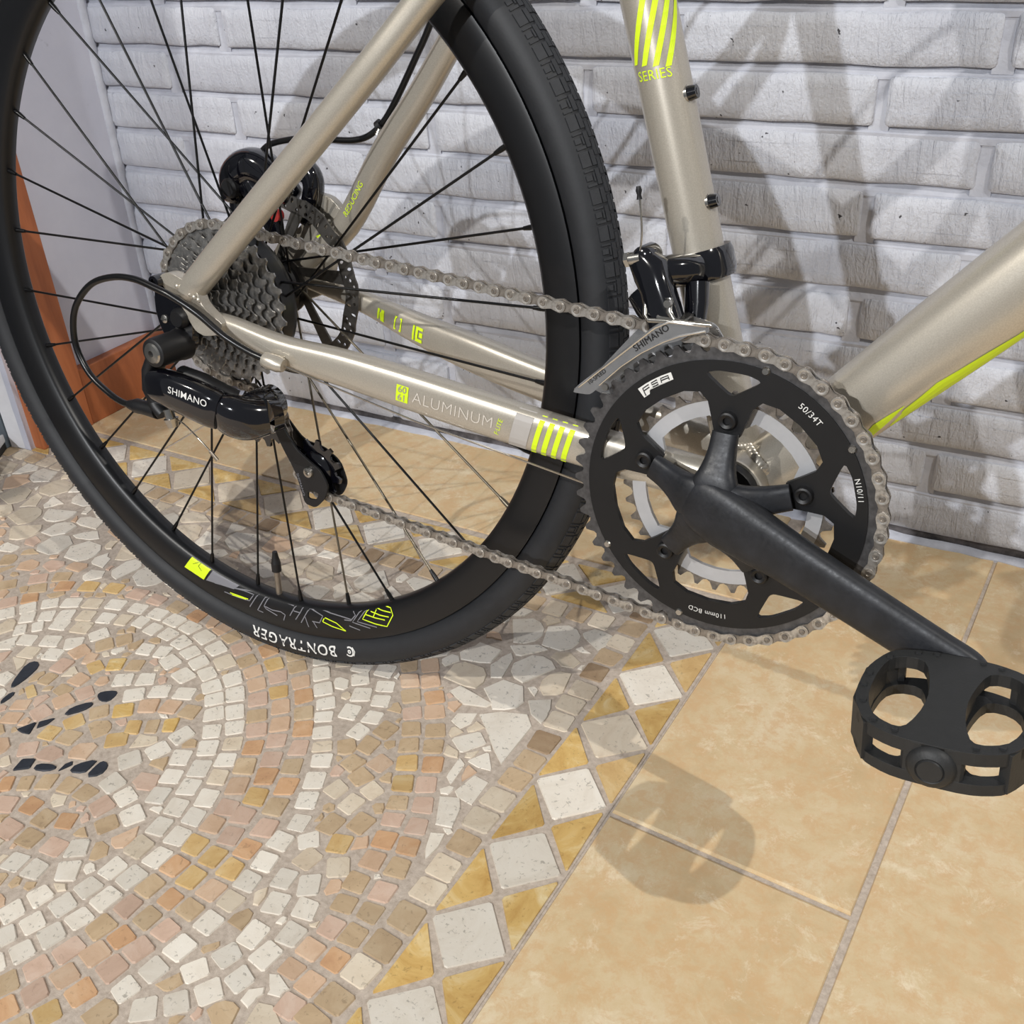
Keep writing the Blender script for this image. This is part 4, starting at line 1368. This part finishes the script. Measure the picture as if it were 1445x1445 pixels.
# inner ring
inner34 = G()
RP2 = 0.0127 / (2 * sin(pi / 34))
sq = []
for b in BANG[::-1]:
    sq += [pol(b + q, 0.0545 if abs(q) > 9 else 0.0480) for q in (36, 26, 16, 9, -9, -16, -26)]
inner34.add(plate([circ(0.0640, 80), sq], -0.0418, -0.0388, BB))
in_ring = recalc(inner34.build('inner_chainring', ['silver'], bike, None))
ol = []
for i in range(34):
    a = 2 * pi * (i + 0.5) / 34; st = 2 * pi / 34
    for da, r in ((-0.5, RP2 - 0.0042), (-0.30, RP2 - 0.0032), (-0.19, RP2 - 0.0008), (-0.09, RP2 + 0.0020), (0.09, RP2 + 0.0020), (0.19, RP2 - 0.0008), (0.30, RP2 - 0.0032)):
        ol.append((r * cos(a + st * da), r * sin(a + st * da)))
g = G(); g.add(plate([ol, circ(0.0625, 60)], -0.0414, -0.0394, BB)); recalc(g.build('ring_teeth', ['chain_dark'], in_ring, None))
# chainring bolts
for b in BANG:
    c = pol(b, 0.0553, BB)
    g = G()
    g.add(lathe([(0.0026, -0.0516), (0.0026, -0.0540), (0.0045, -0.0548), (0.0056, -0.0542), (0.0060, -0.0505), (0.0026, -0.0505)], 22, center=(c[0], 0, c[1])))
    g.add(lathe([(0, -0.0518), (0.0028, -0.0518)], 10, center=(c[0], 0, c[1])))
    recalc(g.build('ring_bolt', ['black'], ring, 40))
# spider and arm
CA_ = -18.7
g = G()
for b in BANG:
    p = []
    for r, y, w, th in ((0.000, -0.0640, 0.0185, 0.0070), (0.016, -0.0630, 0.0150, 0.0072), (0.026, -0.0595, 0.0110, 0.0064), (0.036, -0.0560, 0.0090, 0.0054), (0.0478, -0.0532, 0.0084, 0.0044)):
        q = pol(b, r, BB); p.append((q[0], y, q[1], w, th))
    S = spline(p, 4)
    g.add(sweep([s[:3] for s in S], [(s[3], s[4]) for s in S], 20, up=(0, 1, 0), ex=3.2))
st = [(-0.0190, -0.0600, 0.0060, 0.0045), (-0.0165, -0.0620, 0.0130, 0.0070), (-0.0080, -0.0640, 0.0185, 0.0088), (0.008, -0.0660, 0.0200, 0.0095), (0.028, -0.0680, 0.0190, 0.0092), (0.055, -0.0705, 0.0168, 0.0085), (0.090, -0.0745, 0.0155, 0.0078), (0.125, -0.0785, 0.0147, 0.0073), (0.155, -0.0820, 0.0143, 0.0070), (0.172, -0.0838, 0.0140, 0.0068), (0.181, -0.0846, 0.0105, 0.0064), (0.1855, -0.0848, 0.0050, 0.0056)]
S = spline([(BB[0] + t * cos(radians(CA_)), y, BB[1] + t * sin(radians(CA_)), w, th) for t, y, w, th in st], 4)
g.add(sweep([s[:3] for s in S], [(s[3], s[4]) for s in S], 28, up=(0, 1, 0), ex=2.9))
crank = recalc(g.build('crank_arm', ['crank'], bike, 60))
PX, PZ = pol(CA_, 0.170, BB)
g = G()
g.add(cyl((PX, -0.0900, PZ), (PX, -0.0960, PZ), 0.0088, 18)); 
recalc(g.build('pedal_spindle', ['steel'], crank, 40))

# ---------------------------------------------------------------- pedal
PT = radians(5.0)
def pm(a, yy, h):
    """pedal frame: a fore-aft, yy outwards from the pedal's middle, h above its mid-plane"""
    return (PX + a * cos(PT) - h * sin(PT), -0.1360 - yy, PZ + a * sin(PT) + h * cos(PT))
def pplate(loops, h0, h1):
    v, f = plate(loops, h0, h1)
    return [pm(x, z, y) for x, y, z in v], f
outl = rounded([(-0.0170, -0.0450), (0.0170, -0.0450), (0.0360, -0.0385), (0.0450, -0.0150), (0.0450, 0.0160), (0.0350, 0.0370), (0.0180, 0.0445), (-0.0180, 0.0445), (-0.0350, 0.0370), (-0.0450, 0.0160), (-0.0450, -0.0150), (-0.0360, -0.0385)], 3, 0.35)
def dhole(s):
    pts = [(0.0165, -0.0335), (0.0270, -0.0345), (0.0355, -0.0280), (0.0385, -0.0100), (0.0385, 0.0120), (0.0330, 0.0290), (0.0210, 0.0355), (0.0150, 0.0335), (0.0105, 0.0160), (0.0095, 0.0), (0.0120, -0.0180)]
    return rounded([(s * a, b) for a, b in (pts if s > 0 else pts[::-1])], 2, 0.4)
g = G()
for h0, h1 in ((0.0050, 0.0125), (-0.0125, -0.0060)):
    g.add(pplate([outl, dhole(1), dhole(-1)], h0, h1))
web = rounded([(-0.0125, -0.040), (0.0125, -0.040), (0.0095, -0.012), (0.0085, 0.008), (0.0125, 0.040), (-0.0125, 0.040), (-0.0085, 0.008), (-0.0095, -0.012)], 2, 0.4)
g.add(pplate([web], -0.0110, 0.0110))
for s in (-1, 1):                                         # end walls
    arc = [(0.0450, -0.0150), (0.0452, 0.0010), (0.0450, 0.0160), (0.0350, 0.0370), (0.0300, 0.0345), (0.0345, 0.0270), (0.0388, 0.0120), (0.0388, -0.0100), (0.0360, -0.0285), (0.0310, -0.0345), (0.0345, -0.0390)]
    arc = [(s * a, b) for a, b in (arc if s > 0 else arc[::-1])]
    g.add(pplate([arc], -0.0115, 0.0115))
    ins = [(s * 0.0345, -0.0400), (s * 0.0275, -0.0420), (s * 0.0275, -0.0370), (s * 0.0325, -0.0350)]
    g.add(pplate([ins if s < 0 else ins[::-1]], -0.0115, 0.0115))
body = [pm(a, yy, h) for a, yy, h in ()]
front = rounded([(-0.0150, 0.0335), (0.0150, 0.0335), (0.0150, 0.0445), (-0.0150, 0.0445)], 2, 0.2)
g.add(pplate([front], -0.0118, 0.0118))
pedal = bevel(recalc(g.build('pedal', ['plastic'], bike, None)), 0.0008, 2, 40)
g = G()
v, f = lathe([(0, 0.0490), (0.0060, 0.0490), (0.0066, 0.0480), (0.0072, 0.0485), (0.0100, 0.0475), (0.0120, 0.0450), (0.0122, 0.0430), (0, 0.0430)], 28)
g.add(([pm(x, y, z - 0.0005) for x, y, z in v], f))
recalc(g.build('end_cap', ['plastic'], pedal, 35))
g = G()
for s in (-1, 1):
    for (a, b) in ((0.0415, -0.008), (0.0420, 0.004), (0.0390, 0.0190), (0.0190, 0.0395), (0.0350, -0.0290), (0.0215, -0.0395), (0.0305, 0.0345), (0.012, -0.0415)):
        vv, ff = box(-0.0014, 0.0014, -0.0010, 0.0010, 0.0122, 0.0138)
        g.add(([pm(s * a + x, b + y, z) for x, y, z in vv], ff))
recalc(g.build('grip_studs', ['plastic'], pedal, None))['kind'] = 'stuff'

# ---------------------------------------------------------------- chain
YC, YK, YJ = YR - 0.0003, -0.0269, -0.0300
GP, TP = np.array((0.0340, 0.2570)), np.array((0.0880, 0.2226))
RJ = 0.0127 / (2 * sin(pi / 11))
circles = [(np.array(BB), RP, 1, YC), (np.array(H), 0.0127 / (2 * sin(pi / 32)), 1, YK), (GP, RJ, -1, YJ), (TP, RJ, 1, YJ)]
def tangent(a, b):
    (c1, r1, s1, _), (c2, r2, s2, _) = a, b
    d = c2 - c1; D = np.linalg.norm(d); ph = atan2(d[1], d[0])
    ps = ph - math.asin((s2 * r2 - s1 * r1) / D)
    n = np.array((-sin(ps), cos(ps)))
    return c1 - n * s1 * r1, c2 - n * s2 * r2
pts = []
nC = len(circles)
tang = [tangent(circles[i], circles[(i + 1) % nC]) for i in range(nC)]
start_ang = PH                                            # begin at a known pin on the ring
for i in range(nC):
    c, r, s, y = circles[i]
    p_in = tang[i - 1][1]; p_out = tang[i][0]
    a1 = atan2(*(p_out - c)[::-1]); a0 = atan2(*(p_in - c)[::-1]) if i else start_ang
    while s > 0 and a1 < a0: a1 += 2 * pi
    while s < 0 and a1 > a0: a1 -= 2 * pi
    n = max(3, int(abs(a1 - a0) * r / 0.0015))
    for k in range(n + 1):
        a = a0 + (a1 - a0) * k / n
        pts.append((c[0] + r * cos(a), y, c[1] + r * sin(a)))
# back along the ring to the start
c, r, s, y = circles[0]
a0 = atan2(*(tang[-1][1] - c)[::-1]); a1 = start_ang
while a1 < a0: a1 += 2 * pi
for k in range(40):
    a = a0 + (a1 - a0) * k / 39; pts.append((c[0] + r * cos(a), y, c[1] + r * sin(a)))
pts = np.array(pts)
cum = np.concatenate([[0], np.cumsum(np.linalg.norm(np.diff(pts, axis=0), axis=1))])
NL = int(round(cum[-1] / 0.0127 / 2) * 2)
pitch = cum[-1] / NL
# keep true pitch over the ring and upper run; the small remainder is spread over the hidden lower part
pins = np.array([[np.interp(k * pitch, cum, pts[:, j]) for j in range(3)] for k in range(NL)])


def link_shape(outer):
    g = G()
    h = 0.0127 / 2
    ol = []
    for k in range(9):
        a = radians(-105 + 210 * k / 8); ol.append((h + 0.0041 * cos(a), 0.0041 * sin(a)))
    ol.append((0.0, 0.0026))
    for k in range(9):
        a = radians(75 + 210 * k / 8); ol.append((-h + 0.0041 * cos(a), 0.0041 * sin(a)))
    ol.append((0.0, -0.0026))
    w = 0.0021 if outer else 0.0011
    for sg in (-1, 1):
        y0 = sg * w
        g.add(plate([ol], min(y0, y0 + sg * 0.0009), max(y0, y0 + sg * 0.0009)))
    for x in (-h, h):
        if outer:
            g.add(lathe([(0, -0.00335), (0.0010, -0.00335), (0.0013, -0.0037), (0.0019, -0.0036), (0.0021, -0.0030), (0.0019, 0.0034), (0, 0.0034)], 12, center=(x, 0, 0)), 1)
            g.add(lathe([(0.0023, -0.00302), (0.0034, -0.00322), (0.0036, -0.0029)], 14, center=(x, 0, 0)), 0)
        else:
            g.add(lathe([(0.0038, -0.0011), (0.0038, 0.0011)], 12, center=(x, 0, 0)), 1)
    return g
chain = empty('chain', (0, 0, 0), bike)
protos = {}
for k in range(NL):
    a, b = pins[k], pins[(k + 1) % NL]
    m = (a + b) / 2; d = b - a
    outer = k % 2 == 1
    nm = 'outer_link' if outer else 'inner_link'
    if nm not in protos:
        o = recalc(link_shape(outer).build(nm, ['chain', 'chain_dark'] if outer else ['chain_dark', 'chain_dark'], chain, 40))
        protos[nm] = o
    else:
        o = inst(protos[nm], nm, chain)
    o.location = tuple(m)
    o.rotation_mode = 'ZYX'
    o.rotation_euler = (0, -atan2(d[2], d[0]), atan2(d[1], hypot(d[0], d[2])))

# ---------------------------------------------------------------- rear derailleur
g = G()
cx, cz = -0.0045, 0.3262
g.add(lathe([(0, -0.1030), (0.0092, -0.1030), (0.0112, -0.1020), (0.0118, -0.1000), (0.0122, -0.0760), (0.0130, -0.0745), (0.0130, -0.0700), (0, -0.0700)], 28, center=(cx, 0, cz)))
g.add(sweep([(-0.0130, -0.0900, 0.3210), (-0.0190, -0.0920, 0.3080), (-0.0200, -0.0930, 0.2930), (-0.0150, -0.0940, 0.2830)], [(0.0050, 0.0100), (0.0055, 0.0100), (0.0060, 0.0100), (0.0050, 0.0090)], 14, ex=3))
rd = recalc(g.build('rear_derailleur', ['black'], bike, 45))
g = G()
g.add(lathe([(0, -0.1020), (0.0022, -0.1020), (0.0026, -0.1046), (0.0072, -0.1042), (0.0084, -0.1030), (0.0084, -0.1015), (0, -0.1015)], 24, center=(cx, 0, cz)))
recalc(g.build('pivot_bolt', ['steel'], rd, 40))
# glossy parallelogram body
g = G()
st = [(-0.0190, -0.0930, 0.2960, 0.0060, 0.0060), (-0.0150, -0.0960, 0.2965, 0.0125, 0.0085), (0.0000, -0.0975, 0.2975, 0.0152, 0.0095), (0.0200, -0.0960, 0.2935, 0.0165, 0.0098), (0.0390, -0.0930, 0.2880, 0.0168, 0.0100), (0.0480, -0.0905, 0.2850, 0.0158, 0.0095)]
S = spline(st, 5)
g.add(sweep([s[:3] for s in S], [(s[3], s[4]) for s in S], 24, up=(0, 1, 0), ex=2.7))
body = recalc(g.build('link_body', ['gloss'], rd, 60))
def rd_map(u, v):
    d = np.array((0.0390, 0.0045, -0.0075)); L = np.linalg.norm(d); d = d / L
    p = np.array((0.0205, -0.0958, 0.2962)) + d * u + np.array((0.17, 0.0, 0.98)) * v
    q = abs(v + 0.0015) / 0.0165
    return (p[0], p[1] - 0.0098 * (1 - min(q, .95) ** 2.7) ** (1 / 2.7) - 0.0006, p[2])
g = G(); g.add(decal(text_shape('SHIMANO', 0.0080, 0.004, 0, 1.04), lambda u, v: rd_map(u + 0.0085, v + 0.0030)))
recalc(g.build('lettering', ['white_ink'], body, None))
g = G()
st = [(0.0440, -0.0890, 0.2850, 0.0158, 0.0085), (0.0520, -0.0875, 0.2820, 0.0180, 0.0115), (0.0640, -0.0830, 0.2795, 0.0180, 0.0130), (0.0740, -0.0745, 0.2795, 0.0155, 0.0130), (0.0800, -0.0620, 0.2800, 0.0130, 0.0130)]
S = spline(st, 5)
g.add(sweep([s[:3] for s in S], [(s[3], s[4]) for s in S], 24, up=(0.5, 0.86, 0), ex=2.3))
g.add(lathe([(0, -0.0720), (0.0130, -0.0720), (0.0150, -0.0690), (0.0150, -0.0440), (0.0125, -0.0420), (0, -0.0420)], 28, center=(0.0600, 0, 0.2800)))
g.add(sweep([(0.050, -0.060, 0.262), (0.062, -0.055, 0.262), (0.070, -0.048, 0.266)], [(0.004, 0.006), (0.005, 0.008), (0.004, 0.006)], 12))
recalc(g.build('pivot_knuckle', ['gloss'], rd, 60))
# inner arm behind
g = G(); g.add(sweep([(0.002, -0.0830, 0.3050), (0.024, -0.0820, 0.3020), (0.042, -0.0790, 0.2950), (0.050, -0.074, 0.290)], [(0.007, 0.006)] * 4, 12, ex=3))
recalc(g.build('inner_link_arm', ['black'], rd, 50))
# cage plates
out_pl = rounded([(0.0450, 0.2720), (0.0545, 0.2730), (0.0590, 0.2640), (0.0640, 0.2545), (0.0749, 0.2395), (0.0870, 0.2320), (0.0985, 0.2260), (0.1060, 0.2126), (0.1000, 0.1995), (0.0905, 0.1898), (0.0792, 0.1910), (0.0763, 0.2015), (0.0715, 0.2190), (0.0593, 0.2394), (0.0505, 0.2587)], 3, 0.3)
hol = rounded([(0.0837, 0.2046), (0.0955, 0.2047), (0.0917, 0.1972), (0.0825, 0.1965)], 2, 0.3)
g = G(); g.add(plate([out_pl, hol], -0.0390, -0.0368))
cage = bevel(recalc(g.build('pulley_cage', ['black'], rd, None)), 0.0007, 2)
g = G()
inn = rounded([(0.034, 0.270), (0.048, 0.266), (0.070, 0.242), (0.092, 0.240), (0.108, 0.230), (0.114, 0.212), (0.106, 0.198), (0.090, 0.198), (0.078, 0.210), (0.028, 0.250)], 3, 0.3)
g.add(plate([inn], -0.0236, -0.0222))
recalc(g.build('inner_cage_plate', ['black'], cage, None))
for (c, nm) in ((GP, 'guide_pulley'), (TP + np.array((0.0, 0.0)), 'tension_pulley')):
    ol = []
    for i in range(11):
        a = 2 * pi * (i + 0.5) / 11; s_ = 2 * pi / 11
        for da, r in ((-0.5, RJ - 0.0035), (-0.28, RJ - 0.0022), (-0.14, RJ + 0.0030), (0.14, RJ + 0.0030), (0.28, RJ - 0.0022)):
            ol.append((r * cos(a + s_ * da), r * sin(a + s_ * da)))
    g = G(); g.add(plate([ol], -0.0312, -0.0288, tuple(c))); g.add(lathe([(0.0, -0.0345), (0.0110, -0.0345), (0.0150, -0.0320), (0.0150, -0.0285), (0.0110, -0.0258), (0, -0.0258)], 24, center=(c[0], 0, c[1])))
    recalc(g.build(nm, ['gloss'], rd, 35))
g = G(); g.add(lathe([(0, -0.0402), (0.0016, -0.0402), (0.0020, -0.0420), (0.0042, -0.0416), (0.0048, -0.0402), (0.0048, -0.0388), (0, -0.0388)], 20, center=(TP[0] - 0.001, 0, TP[1] - 0.0005)))
g.add(lathe([(0, -0.0470), (0.0026, -0.0470), (0.0032, -0.0455), (0.0032, -0.036), (0, -0.036)], 14, center=(0.0475, 0, 0.2640)))
recalc(g.build('pulley_bolt', ['steel'], cage, 40))
g = G()
cg = lambda u, v: (0.0735 + 0.26 * u + 0.96 * v * 0.7 + 0.0065, -0.0392, 0.2065 - 0.96 * u + 0.26 * v)
g.add(decal(text_shape('SHIMANO', 0.0046, 0.0), lambda u, v: cg(u - 0.003, v - 0.004)))
recalc(g.build('lettering', ['dim_ink'], cage, None))
# cable adjuster, pinch bolt, cable end
g = G()
g.add(sweep([(-0.0480, -0.0965, 0.2745), (-0.0400, -0.0970, 0.2752), (-0.0385, -0.0970, 0.2753), (-0.0280, -0.0975, 0.2756), (-0.0140, -0.0975, 0.2756)], [(0.0038, 0.0038), (0.0056, 0.0056), (0.0062, 0.0062), (0.0060, 0.0060), (0.0068, 0.0068)], 18))
g.add(sweep([(-0.0190, -0.0950, 0.2860), (-0.0140, -0.0960, 0.2790), (-0.0080, -0.0965, 0.2740)], [(0.006, 0.007), (0.007, 0.008), (0.006, 0.007)], 14))
recalc(g.build('cable_adjuster', ['black'], rd, 45))
g = G(); g.add(cyl((-0.0015, -0.0985, 0.2800), (0.0010, -0.0985, 0.2700), 0.0042, 16, 0.0042)); g.add(cyl((0.0006, -0.0985, 0.2725), (0.0020, -0.0985, 0.2655), 0.0060, 16, 0.0042))
recalc(g.build('pinch_bolt', ['steel'], rd, 40))
g = G(); g.add(sweep(spline([(-0.010, -0.0975, 0.2755), (0.0015, -0.0970, 0.2725), (0.0110, -0.0960, 0.2690), (0.0230, -0.0930, 0.2570), (0.0310, -0.0905, 0.2470)], 4), 0.00065, 6), 1)
g.add(cyl((0.0305, -0.0905, 0.2475), (0.0365, -0.0895, 0.2405), 0.0014, 8), 0)
recalc(g.build('cable_tail', ['clear', 'steel'], rd, 60))
# shift housing loop
hs = spline([(0.0860, -0.0748, 0.3282), (0.0700, -0.0765, 0.3330), (0.0500, -0.0800, 0.3430), (0.0300, -0.0850, 0.3590), (0.0100, -0.0890, 0.3700), (-0.0050, -0.0900, 0.3745), (-0.0264, -0.0900, 0.3788), (-0.0501, -0.0900, 0.3776), (-0.0762, -0.0900, 0.3693), (-0.0972, -0.0900, 0.3523), (-0.1075, -0.0900, 0.3345), (-0.1097, -0.0900, 0.3117), (-0.0975, -0.0910, 0.2905), (-0.0750, -0.0930, 0.2783), (-0.0580, -0.0955, 0.2745), (-0.0470, -0.0965, 0.2745)], 5)
recalc(mobj('shift_housing', *sweep(hs, 0.0027, 12), 'housing', bike, 60))
recalc(mobj('shift_cable', *sweep([(0.1000, -0.0725, 0.3252), (0.21, -0.0600, 0.2980), (0.345, -0.0400, 0.2690)], 0.0008, 6), 'steel', bike, 60))

# ---------------------------------------------------------------- front derailleur
def stp(z, dy=0.0, dx=0.0):
    p = ST0 + dST * ((z - ST0[2]) / dST[2])
    return np.array((p[0] + dx, dy, z))
g = G()
zc = 0.4215
def onst(a, r, h):
    p = ST0 + dST * ((zc - ST0[2]) / dST[2] + h)
    s = np.array((dST[2], 0, -dST[0]))
    return p + s * r * cos(a) + np.array((0, -1, 0)) * r * sin(a)
v = []; f = []
n = 40
for k in range(n):
    a = 2 * pi * k / n
    for r, h in ((0.0166, -0.0095), (0.0205, -0.0095), (0.0218, -0.006), (0.0218, 0.006), (0.0205, 0.0095), (0.0166, 0.0095)):
        v.append(onst(a, r, h))
for k in range(n):
    k2 = (k + 1) % n
    for i in range(5): f.append((k * 6 + i, k * 6 + i + 1, k2 * 6 + i + 1, k2 * 6 + i))
g.add((v, f))
clampv = g
g.add(sweep([onst(radians(95), 0.018, 0), onst(radians(110), 0.027, 0), onst(radians(125), 0.036, -0.001)], [(0.0095, 0.0085), (0.0090, 0.0080), (0.0080, 0.0075)], 14, up=(0, 0, 1), ex=3.5))
fd = recalc(g.build('front_derailleur', ['gloss'], bike, 40))
g = G()   # link body: knuckles and arm
g.add(sweep([(0.3990, -0.0200, 0.4230), (0.3920, -0.0330, 0.4235), (0.3790, -0.0370, 0.4225)], [(0.0095, 0.0090), (0.0100, 0.0095), (0.0085, 0.0085)], 16, up=(0, 0, 1), ex=2.6))
g.add(sweep([(0.3700, -0.0380, 0.4300), (0.3790, -0.0400, 0.4230), (0.3850, -0.0430, 0.4120), (0.3905, -0.0460, 0.4000), (0.3940, -0.0480, 0.3915)], [(0.0085, 0.0080), (0.0125, 0.0100), (0.0108, 0.0095), (0.0118, 0.0088), (0.0125, 0.0075)], 18, up=(0, 1, 0), ex=2.6))
g.add(lathe([(0, -0.046), (0.0055, -0.046), (0.0072, -0.044), (0.0072, -0.030), (0, -0.030)], 20, center=(0.3740, 0, 0.4310)))
g.add(sweep([(0.4040, -0.0260, 0.4160), (0.4060, -0.0300, 0.4040), (0.4070, -0.0340, 0.3920)], [(0.0075, 0.0070), (0.0075, 0.006), (0.0070, 0.005)], 14, up=(0, 1, 0), ex=2.8))
g.add(sweep([(0.3640, -0.0200, 0.4040), (0.3720, -0.0260, 0.3960), (0.3800, -0.0330, 0.3900)], [(0.0100, 0.0050), (0.0090, 0.0050), (0.0070, 0.005)], 10, up=(0, 1, 0), ex=3))
recalc(g.build('link_body', ['gloss'], fd, 50))
g = G()
g.add(cyl((0.3650, -0.0430, 0.4290), (0.3725, -0.0430, 0.4310), 0.0042, 14)); g.add(cyl((0.3625, -0.0430, 0.4283), (0.3652, -0.0430, 0.4290), 0.0050, 6))
recalc(g.build('pinch_bolt', ['steel'], fd, 40))
g = G(); g.add(sweep(spline([(0.3722, -0.0450, 0.4330), (0.3735, -0.0470, 0.4460), (0.3728, -0.0490, 0.4600), (0.3718, -0.0500, 0.4690)], 4), 0.0007, 6), 1)
g.add(sweep([(0.3720, -0.0500, 0.4665), (0.3716, -0.0500, 0.4690), (0.3713, -0.0500, 0.4715), (0.3708, -0.0500, 0.4740)], [(0.0018, 0.0018), (0.0013, 0.0013), (0.0020, 0.0020), (0.0013, 0.0013)], 10, up=(0, 1, 0)), 0)
recalc(g.build('cable_tail', ['black', 'steel'], fd, 50))
# cage: outer plate with rolled upper edge, inner plate, bridges
op = [(0.3355, 0.3415), (0.3385, 0.3465), (0.3720, 0.3775), (0.3900, 0.3945), (0.3985, 0.3995), (0.4230, 0.4000), (0.4245, 0.3945), (0.4140, 0.3925), (0.4060, 0.3870), (0.3920, 0.3815), (0.3800, 0.3735), (0.3680, 0.3630), (0.3570, 0.3510), (0.3480, 0.3420)]
g = G(); g.add(plate([rounded(op, 2, 0.2)], -0.0572, -0.0558))
v_ = [(0.3398, 0.3462), (0.3720, 0.3762), (0.3900, 0.3930), (0.3990, 0.3978), (0.4225, 0.3985)]
g.add(sweep([(a, -0.0574, b) for a, b in v_], 0.0009, 8))
low = [(0.3545, 0.3500), (0.3690, 0.3650), (0.3820, 0.3758), (0.3960, 0.3850), (0.4060, 0.3900), (0.4225, 0.3955)]
g.add(sweep([(a, -0.0574, b) for a, b in low], 0.0008, 8))
cg_ = recalc(g.build('cage', ['chrome'], fd, 40))
g = G()
ip = [(0.3375, 0.3420), (0.3480, 0.3560), (0.3700, 0.3830), (0.3850, 0.3990), (0.4000, 0.4000), (0.4230, 0.3960), (0.4300, 0.3860), (0.4150, 0.3800), (0.3950, 0.3720), (0.3750, 0.3560), (0.3560, 0.3360)]
g.add(plate([rounded(ip, 2, 0.2)], -0.0412, -0.0400))
recalc(g.build('inner_cage_plate', ['chrome'], cg_, 40))
g = G()
g.add(box(0.3900, 0.4080, -0.0560, -0.0400, 0.3985, 0.4000)); g.add(box(0.3360, 0.3420, -0.0560, -0.0400, 0.3425, 0.3440))
g.add(sweep([(0.3960, -0.0520, 0.4110), (0.3970, -0.0540, 0.4030), (0.4020, -0.0560, 0.3985), (0.4110, -0.0570, 0.3985), (0.4260, -0.0575, 0.3995)], [(0.0026, 0.0012), (0.0022, 0.0012), (0.0016, 0.0012), (0.0016, 0.0012), (0.0012, 0.0012)], 10, up=(0, 1, 0)))
g.add(sweep([(0.3800, -0.0500, 0.4080), (0.3815, -0.0540, 0.3990), (0.3850, -0.0560, 0.3965), (0.4060, -0.0570, 0.3985)], [(0.0015, 0.0010)] * 4, 10, up=(0, 1, 0)))
g.add(lathe([(0, -0.0590), (0.0022, -0.0590), (0.0026, -0.0575), (0, -0.0575)], 12, center=(0.3590, 0, 0.3495)))
g.add(lathe([(0, -0.0560), (0.0024, -0.0560), (0.0028, -0.0535), (0, -0.0535)], 12, center=(0.3962, 0, 0.4080)))
recalc(g.build('spring_clip', ['steel'], cg_, 40))
def fdm(x0, z0, x1, z1):
    d = np.array((x1 - x0, z1 - z0)); d = d / np.linalg.norm(d)
    return lambda u, v: ((x0 + x1) / 2 + d[0] * u - d[1] * v, -0.0577, (z0 + z1) / 2 + d[1] * u + d[0] * v)
g = G()
g.add(decal(text_shape('SHIMANO', 0.0060, 0.0, 0, 1.05), fdm(0.3800, 0.3795, 0.3960, 0.3925)))
recalc(g.build('lettering', ['ring_black'], cg_, None))
g = G()
g.add(decal(text_shape('10-SPEED', 0.0040, 0.0), fdm(0.3460, 0.3490, 0.3590, 0.3610)))
recalc(g.build('lettering', ['ring_black'], cg_, None))
# sticker inside the bottle-cage hole region, on the seat tube foot
g = G(); g.add(decal(text_shape('XX', 0.010, 0), lambda u, v: (BB[0] - 0.002 + u, -0.0, BB[1] + 0.07 + v))) if False else None
